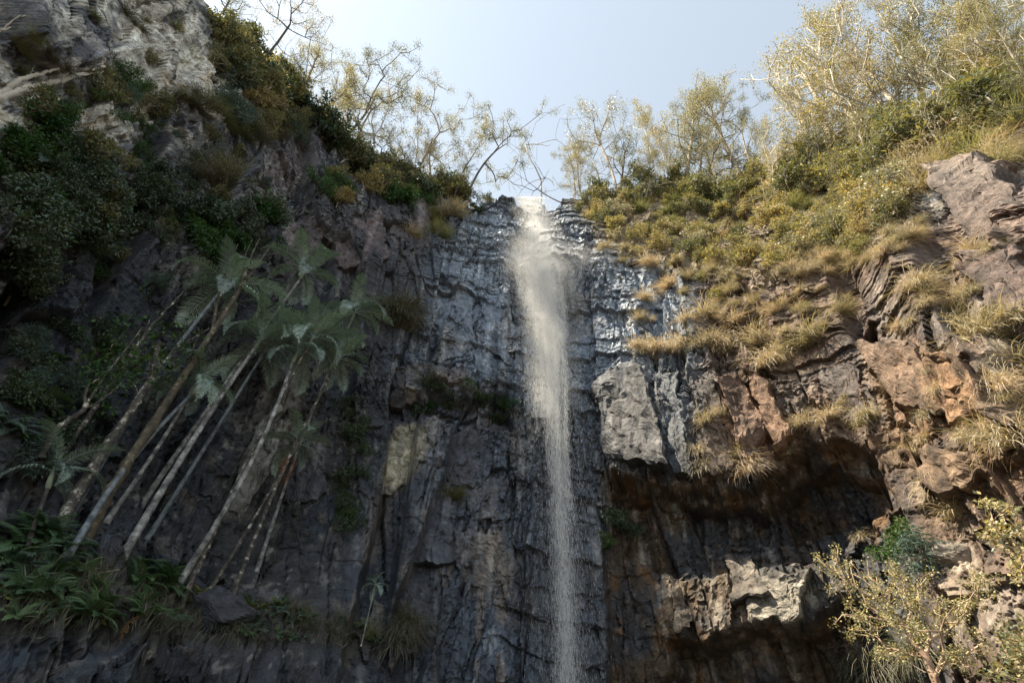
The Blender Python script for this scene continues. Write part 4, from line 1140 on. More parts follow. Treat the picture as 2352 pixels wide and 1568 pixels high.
# dry grass sward between the tussocks of the sunlit slope: far too many blades to count
def sward(name, poly, n_, ln, mat, seed, label):
    r = np.random.default_rng(seed)
    pts = inside_poly(poly, n_, r)
    C = []
    for px, py in pts:
        P = hit(px, py)
        if P is not None: C.append(P)
    C = np.repeat(np.array(C), 22, 0) + r.normal(0, .22, (len(C) * 22, 3)) * np.array([1, 1, .6])
    a, zq, R = to_az(C); rs = surf_R(a, zq); C = world(a, zq, rs + .03)
    out_ = norm(np.stack([CX - C[:, 0], CY - C[:, 1], 0 * zq], 1))
    Dn = norm(out_ * r.uniform(.1, .8, (len(C), 1)) + r.normal(0, .35, C.shape) + np.array([0, 0, .75]))
    V, F, c = leaf_quads(C, Dn, ln, .022, r, 0)
    o = obj(name, mesh_from(name, V, F4=F, cols=c), M[mat], None, kind="stuff", label=label, category="grass")
sward("dry_grass", [(1300, 470), (1500, 440), (1900, 380), (2100, 330), (2352, 180), (2352, 340), (2110, 510), (1990, 590), (1750, 630), (1490, 610), (1370, 550)], 420, .32, "grass_dry", 40, "dry straw-coloured grass covering the sunlit slope")
sward("rough_grass", [(0, 1290), (260, 1300), (480, 1400), (900, 1430), (900, 1500), (400, 1470), (0, 1440)], 130, .34, "grass_shade", 41, "dull matted grass and litter on the palm ledge")

# ------------------------------------------------------------------ palms
def frond_mesh(seed, length=2.7, droop=.55, pairs=54, leaf=.58, lw=.044, vee=.5, ragged=.09):
    """rachis along local +x, arching over; leaflets to both sides"""
    r = np.random.default_rng(seed)
    m = 14; t = np.linspace(0, 1, m)
    ang = .35 - droop * 2.2 * t ** 1.4
    dx = np.cos(ang) * length / (m - 1); dz = np.sin(ang) * length / (m - 1)
    pts = np.stack([np.cumsum(dx) - dx[0], .06 * length * np.sin(t * 2 + seed) * t, np.cumsum(dz) - dz[0]], 1)
    rad = .028 * (1 - t * .85)
    Vr, F4r, F3r = tubes([(pts, rad)])
    k = pairs * 2
    tt = np.repeat(np.linspace(.13, .995, pairs), 2) + r.normal(0, .004, k)
    tt = np.clip(tt, 0, 1); sgn = np.tile([1., -1.], pairs)
    base = np.stack([np.interp(tt, t, pts[:, i]) for i in range(3)], 1)
    tg = norm(np.stack([np.interp(tt, t, np.gradient(pts[:, i])) for i in range(3)], 1))
    side = np.cross(tg, np.array([0, 1., 0])); upv = norm(np.stack([-tg[:, 2], 0 * tt, tg[:, 0]], 1))
    sd = np.stack([0 * tt, sgn, 0 * tt], 1)
    L = leaf * np.sin(np.clip(tt * .95 + .12, 0, 1) * math.pi) ** .6 * r.uniform(.8, 1.1, k) + .06
    d0 = norm(tg * .55 + sd * 1.0 + upv * vee * .5 + r.normal(0, ragged, (k, 3)))
    mid = base + d0 * (L * .5)[:, None]
    d1 = norm(d0 + np.array([0, 0, -1.]) * (.55 + .75 * r.random(k))[:, None])
    tip = mid + d1 * (L * .5)[:, None]
    wd = norm(np.cross(d0, upv)) * lw * .5
    V = np.stack([base + wd * .5, base - wd * .5, mid - wd, mid + wd, tip], 1).reshape(-1, 3)
    q = np.arange(k) * 5
    F4 = np.stack([q, q + 1, q + 2, q + 3], 1); F3 = np.stack([q + 3, q + 2, q + 4], 1)
    b = r.uniform(.75, 1.25, (k, 1)); c = np.repeat(b * np.array([[1, 1, 1]]), 5, 0)
    n0 = len(Vr)
    return mesh_from("frond", np.concatenate([Vr, V]), np.concatenate([F4r, F4 + n0]), np.concatenate([F3r, F3 + n0]), np.concatenate([np.full((n0, 3), 1.0), c]))

FR = [frond_mesh(700, 2.9, .85), frond_mesh(701, 2.9, 1.0), frond_mesh(702, 2.6, .85), frond_mesh(703, 2.7, .62)]
for f_ in FR: f_.materials.append(M["frond"])
FR_DEAD = [frond_mesh(710, 2.4, .35, 40, .6, .035, .1, .12), frond_mesh(711, 2.4, .8, 36, .5, .03, .0, .25)]
FR_DEAD[0].materials.append(M["frond_dead"]); FR_DEAD[1].materials.append(M["frond_rust"])

def depth_point(px, py, d):
    return at(px, py, d)

def palm(base, top, label, d, bark="bark_palm", rad=.13, fronds=11, size=1.0, dead=0, name="palm_tree", bend=.05, dtop=None):
    P = at(*base, d); T = at(*top, dtop if dtop else d)
    h = hit(*base)
    if h is not None and np.hypot(h[0], h[1]) < d: P = h
    t_ = thing(name, label, "palm tree", loc=P)
    ax = T - P; L = np.linalg.norm(ax); side = norm(np.cross(ax, [0, 0, 1.])) if abs(ax[2]) < L * .999 else np.array([1., 0, 0])
    r = np.random.default_rng(int(base[0] * 7 + top[1]))
    m = 40; f = np.linspace(-.04, 1, m)
    bw = r.uniform(-1, 1) * bend * L
    pts = ax[None] * f[:, None] + side[None] * (bw * np.sin(np.pi * np.clip(f, 0, 1)))[:, None] + np.array([0, 0, -.0])
    rr = .70 * rad * (1.12 - .42 * f) * (1 + .45 * np.exp(-np.maximum(f, 0) * 26)) * (1 + .045 * np.sin(np.arange(m) * 2.6))
    obj("trunk", tube_mesh("palm_trunk", [(pts, rr)]), M[bark], t_)
    # smooth green crown shaft
    dirn = norm(ax)
    cs = [(ax + dirn * q, w * rad * .9) for q, w in [(-.05, .75), (.1, .95), (.35, .85), (.6, .62), (.75, .3)]]
    cm = tube_mesh("crown_shaft", [([c[0] for c in cs], [c[1] for c in cs])]); obj("crown_shaft", cm, M["shaft"], t_)
    for i in range(fronds):
        az = i * 2.399 + r.uniform(-.3, .3)
        el = math.radians(78 - 84 * (i / max(1, fronds - 1)) + r.uniform(-12, 12))
        o = obj("frond", FR[3 if el > .85 else (0 if el > .5 else (1 if el > -.05 else 2))], None, t_)
        o.location = ax + dirn * .6; s_ = .88 * size * r.uniform(.8, 1.12)
        o.rotation_euler = (r.uniform(-.3, .3), -el + .30, az); o.scale = (s_, s_, s_)
    for i in range(dead):
        o = obj("frond", FR_DEAD[1], None, t_, label="rust-brown dead frond hanging below the crown")
        o.location = ax + dirn * .1; o.rotation_euler = (0, 1.25, r.uniform(0, 6.28)); o.scale = (size * .9,) * 3
    # spear of the unopened leaf
    if size > .7:
        sp = tube_mesh("spear_leaf", [([ax + dirn * .6, ax + dirn * 1.3 * size + np.array([.05, 0, 0]), ax + dirn * 2.0 * size + np.array([.16, 0, 0])], [.03, .022, .005])])
        obj("spear_leaf", sp, M["shaft"], t_)
    return t_
M["shaft"] = bark_material("crown_shaft", (0.12, 0.15, 0.10), (0.24, 0.26, 0.17), (4, 4, .8))

palm((267, 1303), (585, 800), "grey palm with a straight lichened trunk, rooted among the ferns by the fallen frond", 18.0, fronds=10)
palm((340, 1235), (618, 790), "thin blue-grey palm close behind another straight trunk", 18.6, "bark_palm_blue", .10, fronds=9, size=.95)
palm((390, 1373), (672, 832), "straight pale palm rooted upslope of the dark boulder", 17.8, rad=.12, fronds=9, size=.85)
palm((405, 1413), (706, 800), "palm with a white-and-black blotched trunk at the dark boulder, broad crown", 17.6, "bark_lichen", .105, fronds=15, size=1.08)
palm((533, 1369), (768, 845), "slim blotched palm standing out from the dark wall, drooping crown", 18.6, "bark_lichen", .10, fronds=10, size=.85)
palm((483, 1353), (668, 1045), "short palm with a hanging rust-brown frond, crown below the others", 18.8, "bark_lichen", .085, fronds=10, size=.72, dead=3)
palm((130, 1322), (440, 905), "blue-grey palm leaning beside the mossy tree, few fronds", 17.0, "bark_palm_blue", .105, fronds=6, size=.7)
palm((150, 1200), (505, 672), "tall palm whose drooping crown touches the bare top of the mossy tree", 17.6, "bark_palm_blue", .12, fronds=11, size=1.1)
palm((330, 1150), (690, 640), "highest palm, crown against the purple-brown block", 19.6, "bark_palm", .11, fronds=12, size=1.08)
palm((590, 1310), (808, 735), "outermost palm with a thin trunk, crown beside the long hanging grass", 20.0, "bark_palm", .09, fronds=11, size=.95)
palm((250, 1190), (436, 905), "small low palm with ragged fronds among the tall trunks", 17.3, "bark_palm", .09, fronds=7, size=.75)
palm((40, 1350), (110, 1120), "young palm fern-like by the dim wall", 15.6, "bark_dark", .08, fronds=8, size=.6, name="young_palm")
palm((830, 1480), (852, 1385), "tiny thin-stemmed palm at the foot of the dark wall", 19.2, "bark_palm", .035, fronds=7, size=.28, name="young_palm")

# ------------------------------------------------------------------ mossy, forked and snapped trees among the palms
def px_tree(name, label, path, ds, r0, r1, bark, branches, leafmat=None, leaf=(.16, .09), per=14, seed=0, spread=.28, root=None, category="tree", jit=.0):
    P = [at(p[0], p[1], d_) for p, d_ in zip(path, ds)]
    if category == "fallen branch":
        P = []
        for p in path:
            h_ = hit(*p); P.append(h_ + normal_at(h_, 1.0) * .12)
        branches = [([tuple(q[:2]) + (None,) for q in b[0]], *b[1:]) for b in branches]
    O = P[0]
    r = np.random.default_rng(seed)
    t_ = thing(name, label, category, loc=O)
    def smooth(Q, k):
        Q = np.array(Q); tt = np.linspace(0, len(Q) - 1, k)
        o_ = np.stack([np.interp(tt, np.arange(len(Q)), Q[:, i]) for i in range(3)], 1)
        for _ in range(3): o_[1:-1] = .25 * o_[:-2] + .5 * o_[1:-1] + .25 * o_[2:]
        return o_ + r.normal(0, 1, o_.shape) * jit
    S = smooth(P, 36) - O
    rr = np.linspace(r0, r1, 36) * (1 + .07 * r.normal(0, 1, 36)); rr[0] *= 1.4
    obj("trunk", tube_mesh("trunk", [(S, rr)]), M[bark], t_)
    tips = []
    for b in branches:
        Q = [at(p[0], p[1], p[2]) if p[2] else hit(p[0], p[1]) + normal_at(hit(p[0], p[1]), 1.0) * .15 for p in b[0]]
        B = smooth(Q, 14) - O
        obj("branch", tube_mesh("branch", [(B, np.linspace(b[1], b[2], 14))]), M[bark], t_)
        if len(b) > 3 and b[3]:
            for q in range(b[3]):
                c = B[r.integers(7, 14)]; e = c + r.normal(0, .35, 3); tips.append(e)
    if tips and leafmat:
        tips = np.array(tips)
        tw = [([t0 * .999 + r.normal(0, .15, 3), t0], [.008, .004]) for t0 in tips]
        obj("twigs", tube_mesh("twigs", tw), M[bark], t_, kind="stuff")
        cm = crown_mesh("foliage", tips, per, spread, leaf[0], leaf[1], r); obj("foliage", cm, M[leafmat], t_)
    return t_

px_tree("dead_topped_tree", "thick brown mossy tree with bare forked dead top among the palms", [(172, 1290), (240, 1150), (310, 1036), (427, 856), (487, 763), (547, 670)], [15.7, 15.8, 16.0, 16.5, 16.8, 17.0],
        .155, .085, "bark_moss", [([(487, 763, 17.2), (500, 690, 17.3), (520, 620, 17.4), (545, 560, 17.6)], .07, .02), ([(547, 670, 17.4), (590, 610, 17.5), (632, 552, 17.6)], .075, .012),
        ([(547, 670, 17.4), (572, 600, 17.5), (597, 545, 17.6)], .07, .012), ([(565, 640, 17.4), (560, 590, 17.5), (580, 548, 17.6)], .035, .01), ([(520, 712, 17.3), (560, 690, 17.2), (612, 680, 17.1)], .03, .008),
        ([(600, 595, 17.5), (640, 590, 17.5)], .018, .006), ([(530, 590, 17.5), (528, 560, 17.5)], .018, .006), ([(427, 856, 17), (440, 800, 16.8), (465, 755, 16.7)], .03, .01)], jit=.012, seed=1)
px_tree("snapped_tree", "lichen-spotted trunk with snapped top and green leafy sprays", [(100, 1282), (150, 1180), (230, 1046), (300, 945), (353, 863), (363, 785)], [16.0, 16.1, 16.3, 16.5, 16.7, 16.8],
        .17, .08, "bark_lichen", [([(353, 863, 16.7), (400, 800, 16.7), (480, 755, 16.8)], .05, .012, 0), ([(340, 880, 16.7), (350, 840, 16.5), (375, 815, 16.3)], .03, .008, 16), ([(320, 915, 16.6), (300, 860, 16.4), (270, 830, 16.2)], .03, .008, 14),
        ([(353, 863, 16.7), (340, 820, 16.5), (300, 800, 16.3)], .03, .008, 12), ([(390, 815, 16.7), (420, 790, 16.6), (445, 785, 16.5)], .02, .006, 10)], "leaf_green", (.15, .09), 11, 2, jit=.01)
px_tree("forked_tree", "pale crooked forked tree with sparse dark-green leaves by the dim wall", [(88, 1060), (130, 985), (193, 940)], [15.8, 15.8, 15.8], .075, .065, "bark_lichen",
        [([(193, 940, 15.8), (200, 885, 15.8), (228, 868, 15.7)], .05, .015, 8), ([(193, 940, 15.8), (240, 915, 15.8), (278, 880, 15.8)], .045, .01, 8), ([(193, 940, 15.8), (215, 900, 15.9), (270, 825, 16.2), (330, 750, 16.4)], .055, .015, 12),
         ([(228, 868, 15.7), (215, 850, 15.6), (190, 855, 15.5)], .015, .006, 6), ([(270, 825, 16.2), (250, 800, 16.0), (280, 770, 16.0)], .015, .005, 6)], "leaf_green", (.14, .08), 10, 3, jit=.015)
px_tree("leaning_trunk", "slim lichened trunk leaning up behind the leafy snapped tree", [(110, 1090), (230, 920), (330, 770), (420, 670)], [16.8, 17, 17.2, 17.6], .085, .03, "bark_lichen",
        [([(330, 770, 17.2), (350, 720, 17.2), (345, 690, 17.2)], .02, .006, 7), ([(400, 690, 17.5), (425, 690, 17.4), (445, 705, 17.4)], .015, .005, 6)], "leaf_green", (.12, .07), 8, 4, jit=.015)
# fallen white limbs on the pale upper cliff
px_tree("fallen_limb", "long bleached limb lying across the pale upper cliff", [(-40, 240), (60, 205), (150, 180), (232, 152)], [16.6, 17.4, 18.0, 18.4], .15, .04, "bark_white", [([(100, 195, 17.7), (170, 170, 18.0), (228, 168, 18.2)], .05, .015), ([(200, 160, 18.2), (232, 135, 18.4)], .03, .01)], seed=5, category="fallen branch", jit=.02)
px_tree("fallen_limb", "shorter bleached limb above the long one on the upper cliff", [(-40, 245), (40, 190), (130, 155)], [16.4, 17.0, 17.6], .12, .03, "bark_white", [([(60, 180, 17.2), (75, 160, 17.3)], .03, .01)], seed=6, category="fallen branch", jit=.02)
px_tree("fallen_limb", "thin white double branch at the top of the upper cliff", [(-30, 80), (30, 58), (90, 45)], [16.8, 17.4, 17.8], .06, .012, "bark_white", [([(0, 68, 17.1), (40, 40, 17.4), (60, 38, 17.5)], .03, .008)], seed=7, category="fallen branch", jit=.02)
# ------------------------------------------------------------------ ferns, litter and the boulder on the palm ledge
def fern_mesh(seed, mat, n_=10, length=1.0):
    r = np.random.default_rng(seed); Vs, F4s, F3s, Cs = [], [], [], []; off = 0
    for i in range(n_):
        me = frond_mesh(seed * 31 + i, length * r.uniform(.7, 1.1), r.uniform(.4, .7), 30, .17, .028, .1, .06)
        nv = len(me.vertices); v = np.empty(nv * 3, np.float32); me.vertices.foreach_get("co", v); v = v.reshape(-1, 3)
        az = i * 2.4 + r.uniform(-.3, .3); el = -r.uniform(.2, .9)
        m = np.array(Matrix.Rotation(az, 3, 'Z') @ Matrix.Rotation(el, 3, 'Y'))
        Vs.append(v @ m.T)
        for p in me.polygons:
            (F4s if len(p.vertices) == 4 else F3s).append([q + off for q in p.vertices])
        Cs.append(np.full((nv, 3), r.uniform(.7, 1.3))); off += nv
        bpy.data.meshes.remove(me)
    me = mesh_from("fern", np.concatenate(Vs), np.array(F4s), np.array(F3s), np.concatenate(Cs)); me.materials.append(M[mat]); return me
FERN = [fern_mesh(1, "fern"), fern_mesh(2, "fern", 12), fern_mesh(3, "fern_yellow", 8, .8), fern_mesh(4, "leaf_blue", 9, 1.2)]
def ferns(poly, n_, kinds, size, label, group, seed, name="fern"):
    r = np.random.default_rng(seed)
    for px, py in inside_poly(poly, n_, r):
        P = hit(px, py)
        if P is None: continue
        o = obj(name, FERN[kinds[r.integers(len(kinds))]], None, None, label=label, category="fern", group=group)
        s_ = r.uniform(*size); place(o, P, upright(P, .5, r), r.uniform(0, 6.28), s_)
ferns([(0, 1200), (90, 1210), (150, 1290), (60, 1330), (0, 1330)], 16, [0, 1, 3], (.6, 1.0), "large arching fern at the dim end of the palm ledge", "large ferns", 51)
ferns([(0, 1330), (140, 1310), (260, 1320), (330, 1370), (420, 1430), (250, 1440), (0, 1420)], 46, [0, 1, 0, 2], (.35, .7), "green fern at the feet of the blue-grey and mossy trunks", "ferns on the palm ledge", 52)
ferns([(280, 1300), (380, 1300), (420, 1380), (300, 1360)], 10, [0, 1], (.6, 1.0), "fern between the straight palm trunks", "ferns between palm trunks", 53)
ferns([(480, 1400), (700, 1410), (880, 1440), (850, 1480), (560, 1460)], 22, [0, 1, 3], (.3, .55), "dark green fern on the ledge under the dark wall", "ferns under the dark wall", 58)
ferns([(430, 1360), (480, 1350), (500, 1400), (430, 1400)], 5, [2], (.5, .8), "yellowing fern beside the dark boulder", "yellow ferns", 54)
ferns([(540, 1385), (670, 1385), (670, 1410), (540, 1410)], 9, [2, 0], (.35, .6), "small ruddy fern along the foot of the dark wall", "small ferns", 55)
ferns([(0, 850), (120, 830), (180, 900), (120, 1020), (0, 1050)], 9, [3, 1], (.5, .9), "blue-green fern clinging to the dim wall", "wall ferns", 56)
ferns([(20, 360), (120, 330), (190, 380), (100, 430), (10, 420)], 5, [3], (1.0, 1.5), "long-fronded blue-green fern under the bright green shrubs", "long ferns", 57)
for px, py, az, s_, k, lab in [(150, 1345, 3.9, 1.0, 0, "bleached fallen palm frond draped over the ledge edge"), (240, 1330, 3.4, .75, 0, "smaller pale dead frond lying at the foot of the grey palm"),
                               (215, 1310, 2.6, .6, 0, "grey dead frond caught between fern clumps"), (300, 1440, 4.6, .35, 1, "rusty dead frond sheath hanging on the ledge edge")]:
    P = hit(px, py)
    o = obj("fallen_frond", FR_DEAD[k], None, None, label=lab, category="dead frond")
    nn = normal_at(P); o.location = P + nn * .3; o.rotation_euler = (.3, .55, az); o.scale = (s_,) * 3

def boulder(name, P, size, seed, tint, label):
    n1_, n2_ = 56, 32
    th, ph = np.meshgrid(np.linspace(0, 2 * math.pi, n1_, endpoint=False), np.linspace(.02, math.pi - .02, n2_))
    d = np.stack([np.sin(ph) * np.cos(th), np.sin(ph) * np.sin(th), np.cos(ph)], -1)
    r = np.random.default_rng(seed); rr = np.full(th.shape, 1.25)
    for _ in range(14):
        nn = norm(r.normal(0, 1, 3)); k = r.uniform(.72, 1.0)
        dt = d @ nn; rr = np.where(dt > .05, np.minimum(rr, k / np.maximum(dt, .05)), rr)
    rr = rr * (1 + .16 * fbm(d[..., 0] * 2.5 + seed, d[..., 1] * 2.5, d[..., 2] * 2.5, 5) - .10 * cells(th * 1.3 + seed, ph * 2.2, 4)[0])
    V = (d * rr[..., None] * np.array(size)).reshape(-1, 3)
    gi = np.arange(n1_ * n2_).reshape(n2_, n1_); gj = np.roll(gi, -1, 1)
    F = np.stack([gi[:-1].ravel(), gj[:-1].ravel(), gj[1:].ravel(), gi[1:].ravel()], 1)
    top = np.arange(n1_); caps = [np.stack([np.full(n1_ - 2, 0), np.arange(2, n1_), np.arange(1, n1_ - 1)], 1), (n2_ - 1) * n1_ + np.stack([np.full(n1_ - 2, 0), np.arange(1, n1_ - 1), np.arange(2, n1_)], 1)]
    c = np.array(tint) * np.clip(1 + .6 * fbm(V[:, 0] * 3, V[:, 1] * 3, V[:, 2] * 3, 4), .4, 1.7)[:, None]
    me = mesh_from(name, V, F, np.concatenate(caps), np.concatenate([c, np.full((len(V), 1), .4)], 1), smooth=False)
    o = obj(name, me, M["rock"], None, label=label, category="boulder"); o.location = P
    return o
P = hit(500, 1430); boulder("boulder", P + np.array([0, -.1, .25]), (.85, .6, .60), 13, (0.040, 0.041, 0.048), "dark angular boulder on the edge of the palm ledge")
P = hit(1185, 492); boulder("boulder", P + np.array([0, 0, .1]), (.75, .5, .65), 5, (0.12, 0.115, 0.11), "wet pointed boulder splitting the water at the lip")
P = hit(2262, 420); boulder("boulder", P, (1.1, .8, .8), 8, (0.19, 0.13, 0.095), "rounded brown boulder on the pale rocks high on the sunlit wall")
P = hit(2205, 1280); boulder("boulder", P, (.55, .45, .45), 9, (0.20, 0.175, 0.145), "pale cream boulder on the dark rock above the sunlit bush")

# ------------------------------------------------------------------ sunlit bushes low on the right
def px_bush(name, label, root, droot, cl, dmid, n_per, leafmat, leaf, per, seed, spread=.16, rad=38, bark="bark_bush", rtip=.006):
    r = np.random.default_rng(seed); O = at(*root, droot)
    T = []
    for (cx, cy) in cl:
        for _ in range(n_per):
            T.append(at(cx + r.normal(0, rad * .6), cy + r.normal(0, rad * .5), dmid + r.normal(0, .45)) - O)
    t_ = thing(name, label, "shrub", loc=O)
    first = norm(np.mean(T, 0))
    paths, tips = grow([np.zeros(3), first * .35, first * .8], np.array(T), r, .35, .18, .10, rtip=rtip, power=.5)
    obj("stems", tube_mesh("stems", paths), M[bark], t_)
    obj("foliage", crown_mesh("foliage", tips, per, spread, leaf[0], leaf[1], r), M[leafmat], t_)
    return t_
px_bush("sunlit_bush", "large twiggy bush with tiny golden leaves catching the sun", (2185, 1650), 11.4,
        [(1935, 1305), (1960, 1345), (2000, 1350), (2060, 1300), (2050, 1350), (2075, 1395), (2105, 1370), (2150, 1400), (2185, 1440), (2040, 1420), (2010, 1400), (2130, 1470), (2240, 1360), (2225, 1400), (2255, 1340), (1985, 1450),
         (1965, 1430), (2180, 1510), (2235, 1470), (2080, 1490), (2030, 1500), (2105, 1440), (1910, 1290), (2210, 1530), (2090, 1345)], 11.4, 9, "leaf_bush", (.036, .028), 36, 61, rad=34, spread=.115, rtip=.0075)
px_bush("leafy_branch_bush", "broad-leaved golden-green bush reaching in beside the drooping tussock", (2460, 1480), 10.8,
        [(2265, 1165), (2290, 1200), (2315, 1170), (2310, 1230), (2335, 1260), (2345, 1220), (2340, 1300), (2360, 1330), (2280, 1225), (2370, 1270)], 10.6, 7, "leaf_bush", (.07, .045), 13, 62, rad=20, spread=.12)
px_bush("corner_bush", "small green-gold bush below the broad-leaved one, behind the large twiggy bush", (2420, 1640), 11.0,
        [(2310, 1450), (2335, 1480), (2352, 1440), (2350, 1510), (2320, 1520), (2370, 1480), (2290, 1540), (2352, 1550)], 10.8, 7, "leaf_olive", (.06, .045), 18, 63, rad=26, spread=.13)

# ------------------------------------------------------------------ the waterfall: falling drops and spray
def waterfall():
    r = np.random.default_rng(77)
    ys = np.array([455, 500, 545, 620, 760, 950, 1150, 1400, 1640.])
    xs = np.array([1212, 1225, 1240, 1250, 1262, 1273, 1286, 1298, 1306.])
    ds = np.array([27.7, 26.4, 25.2, 24.1, 23.6, 23.35, 23.2, 23.1, 23.0])
    def pts(y, x, d): 
        u, v = x - 1176, 784 - y
        D3 = np.stack([u, FOC * CP - v * SP, FOC * SP + v * CP], -1)
        return CAM + D3 * (d / np.hypot(D3[..., 0], D3[..., 1]))[..., None]
    def centre(y): return np.interp(y, ys, xs), np.interp(y, ys, ds)
    sets = []
    def add(y, dx, dd, w, l, sl=None):
        cx, cd = centre(y)
        P_ = pts(y, cx + dx, cd + dd)
        a, zq, R = to_az(P_); rs = surf_R(a, zq) - .06
        P_ = np.where((R > rs)[:, None], world(a, zq, rs), P_)
        sets.append((P_, w, l))
    n_ = 50000; y = r.uniform(0, 1, n_) ** 3.1 * 1180 + 455          # falling threads of the core
    wid = np.interp(y, [455, 540, 640, 800, 1000, 1300, 1640], [14, 18, 22, 16, 12, 13, 15])
    add(y, r.normal(0, 1, n_) * wid, r.normal(0, .30, n_), r.uniform(.003, .0075, n_) * np.interp(y, [700, 1050, 1640], [1.15, .62, .5]), r.uniform(.10, .42, n_))
    # ropes of water: threads bunch into strands that sway as they fall
    for q in range(30):
        k = 900; y0 = r.uniform(470, 820); y = y0 + r.random(k) ** 1.5 * r.uniform(120, 460); y = np.minimum(y, 1640)
        add(y, r.normal(0, 15) + 6 * np.sin((y - y0) * r.uniform(.008, .02)) + r.normal(0, 4.0, k), r.normal(-.15, .15, k), r.uniform(.004, .009, k) * np.interp(y, [650, 1000], [1.1, .55]), r.uniform(.12, .5, k))
    n_ = 14000; y = 560 + 1080 * r.random(n_) ** 1.6                            # thin veil to either side
    wid = np.interp(y, [560, 700, 1000, 1640], [40, 42, 40, 38])
    add(y, r.normal(0, 1, n_) * wid, r.normal(-.1, .5, n_), r.uniform(.002, .0045, n_), r.uniform(.05, .25, n_))
    n_ = 14000; y = r.uniform(600, 960, n_)                             # curtain blown to the shaded side
    add(y, -30 + r.normal(0, 18, n_), r.normal(0, .4, n_), r.uniform(.002, .005, n_), r.uniform(.08, .3, n_))
    # bursts of spray where the stream strikes ledges
    for (bx, by, sx, sy, k) in [(1213, 474, 22, 14, 13000), (1238, 510, 20, 24, 12000), (1250, 560, 22, 26, 11000), (1262, 606, 46, 15, 18000), (1214, 545, 30, 24, 11000), (1300, 580, 38, 12, 8000), (1196, 592, 22, 28, 5000), (1248, 650, 34, 30, 12000), (1250, 740, 26, 44, 7000)]:
        y = r.normal(by, sy, k); y = np.maximum(y, 446); cx, cd = centre(y)
        add(y, bx + r.normal(0, sx, k) - cx, r.normal(-.25, .35, k), r.uniform(.008, .016, k), r.uniform(.012, .03, k))
    P_ = np.concatenate([q[0] for q in sets]); w = np.concatenate([q[1] for q in sets]); l = np.concatenate([q[2] for q in sets])
    k = len(P_)
    ang = r.uniform(0, 6.28, k); tilt = r.normal(0, .10, (k, 2))
    top = P_ + np.stack([tilt[:, 0] * l, tilt[:, 1] * l, l], 1)
    V = [top]
    for q in range(3):
        V.append(P_ + np.stack([np.cos(ang + q * 2.094) * w, np.sin(ang + q * 2.094) * w, 0 * w], 1))
    V = np.stack(V, 1).reshape(-1, 3)
    i = np.arange(k) * 4
    F3 = np.concatenate([np.stack([i, i + 1, i + 2], 1), np.stack([i, i + 2, i + 3], 1), np.stack([i, i + 3, i + 1], 1), np.stack([i + 1, i + 3, i + 2], 1)])
    m, nt, out = new_mat("white_water"); L = nt.links.new
    p = nd(nt, "ShaderNodeBsdfPrincipled"); p.inputs["Base Color"].default_value = (.95, .95, .94, 1); p.inputs["Roughness"].default_value = .35
    t = nd(nt, "ShaderNodeBsdfTranslucent"); t.inputs["Color"].default_value = (.96, .95, .93, 1)
    ms = nd(nt, "ShaderNodeMixShader"); ms.inputs["Fac"].default_value = .5
    L(p.outputs[0], ms.inputs[1]); L(t.outputs[0], ms.inputs[2]); L(ms.outputs[0], out.inputs["Surface"])
    o = obj("waterfall", mesh_from("waterfall", V, F3=F3), m, None, kind="stuff", label="thin white waterfall breaking into spray down the dark wet cliff", category="waterfall")
    # drifting mist hanging round the upper fall
    mm, nt, out = new_mat("mist"); pv = nd(nt, "ShaderNodeVolumePrincipled")
    pv.inputs["Color"].default_value = (.97, .97, .96, 1); pv.inputs["Density"].default_value = .055; pv.inputs["Anisotropy"].default_value = .0
    nt.links.new(pv.outputs[0], out.inputs["Volume"])
    th, ph = np.meshgrid(np.linspace(0, 2 * math.pi, 28, endpoint=False), np.linspace(.03, math.pi - .03, 18))
    sd = np.stack([np.sin(ph) * np.cos(th), np.sin(ph) * np.sin(th), np.cos(ph)], -1)
    gi = np.arange(28 * 18).reshape(18, 28); gj = np.roll(gi, -1, 1)
    Fm = np.stack([gi[:-1].ravel(), gi[1:].ravel(), gj[1:].ravel(), gj[:-1].ravel()], 1)
    capA = np.stack([np.full(26, 0), np.arange(1, 27), np.arange(2, 28)], 1); capB = 17 * 28 + np.stack([np.full(26, 0), np.arange(2, 28), np.arange(1, 27)], 1)
    shells = [(bx, by, rx * f, rz_ * f, ry * f) for (bx, by, rx, rz_, ry) in [(1218, 485, 1.5, 1.5, 1.1), (1245, 560, 2.2, 2.6, 1.3), (1252, 600, 3.0, 2.0, 1.5), (1252, 660, 2.0, 4.5, 1.3), (1262, 790, 1.4, 6.5, 1.0)] for f in (1.15, .85, .6, .38)]
    for (bx, by, rx, rz_, ry) in shells:
        cx, cd = centre(np.array([float(by)])); c0 = pts(np.array([float(by)]), np.array([float(bx)]), cd - .5)[0]
        lump = 1 + .45 * fbm(sd[..., 0] * 1.3 + bx + rx, sd[..., 1] * 1.3 + by, sd[..., 2] * 1.3 + rz_, 3)
        Vm = (sd * lump[..., None] * np.array([rx, ry, rz_])).reshape(-1, 3)
        q = obj("mist", mesh_from("mist", Vm, Fm, np.concatenate([capA, capB]), smooth=True), mm, o, kind="stuff"); q.location = c0
waterfall()

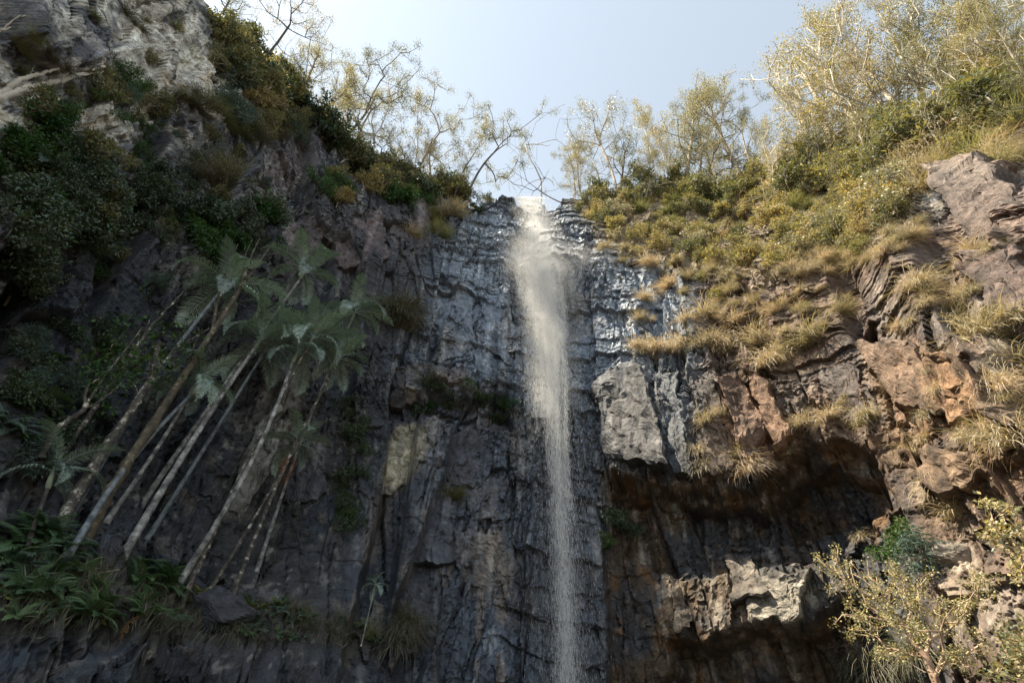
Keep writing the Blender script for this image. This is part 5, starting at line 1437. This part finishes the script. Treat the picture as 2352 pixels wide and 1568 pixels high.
# ------------------------------------------------------------------ say which one: size and the landmark each repeat stands by
MARKS = [("the leaning dark tree", 650, 60), ("the tall leaning gum", 850, 220), ("the bare dead tree", 1240, 380), ("the round-crowned gum", 1390, 330), ("the waterfall lip", 1215, 475),
         ("the pale slab", 1450, 950), ("the tilted red-brown slab", 1780, 950), ("the rusty banded block", 2210, 890), ("the bedded block", 2090, 870), ("the brown boulder", 2262, 420),
         ("the cave mouth", 1750, 1130), ("the sunlit bush", 2080, 1400), ("the cream panel", 920, 1040), ("the undercut ledge", 1060, 910), ("the purple-brown block", 830, 550),
         ("the lichened slab", 660, 390), ("the bleached limbs", 110, 190), ("the pale rock blade", 465, 235), ("the highest palm", 690, 600), ("the mossy tree", 560, 640), ("the forked tree", 190, 930),
         ("the dark boulder", 500, 1405), ("the fallen frond", 120, 1370), ("the snapped tree", 360, 830), ("the black bare-limbed tree", 2230, 110), ("the small golden bush", 1660, 690),
         ("the wispy gums", 1500, 330), ("the straw fringe", 1570, 800), ("the widest tussock", 1868, 788), ("the large twiggy bush", 2150, 1500)]
bpy.context.view_layer.update()
by = {}
for o in sc.objects:
    if o.parent is None and "label" in o and "group" in o:
        by.setdefault(o["label"], []).append(o)
for lab, os_ in by.items():
    if len(os_) < 2: continue
    sz = sorted(o.matrix_world.to_scale()[0] for o in os_); lo, hi = sz[len(sz) // 3], sz[(2 * len(sz)) // 3]
    for o in os_:
        v = o.matrix_world.to_scale()[0]
        w = "small" if v < lo else ("large" if v >= hi else "medium")
        x, y = photo_pos(np.array(o.matrix_world.translation))
        nm, mx_, my_ = min(MARKS, key=lambda q: (q[1] - x) ** 2 + (q[2] - y) ** 2)
        dist = math.hypot(mx_ - x, my_ - y)
        rel = "above" if (my_ - y) > abs(mx_ - x) else ("below" if (y - my_) > abs(mx_ - x) else "beside")
        if dist > 150 and rel == "beside": rel = "some way from"
        if dist < 60 and rel == "beside": rel = "close beside"
        if dist > 150 and rel in ("above", "below"): rel = "far " + rel
        words = lab.replace("small ", "").replace("large ", "").split(",")[0].split()
        for cut in (" hanging on ", " growing along ", " crowding ", " clinging to ", " trailing ", " rising ", " standing ", " among ", " along ", " under ", " below ", " above ", " between ", " beside ", " with ", " over ", " in ", " on ", " at "):
            if len(words) + len((rel + ' ' + nm).split()) > 15 and cut in " ".join(words): words = " ".join(words).split(cut)[0].split()
        tail = (rel + " " + nm).split()
        o["label"] = " ".join([w] + words[:15 - len(tail)]).rstrip(" ,") + " " + " ".join(tail) if len(words) + len(tail) > 15 else " ".join([w] + words) + " " + " ".join(tail)
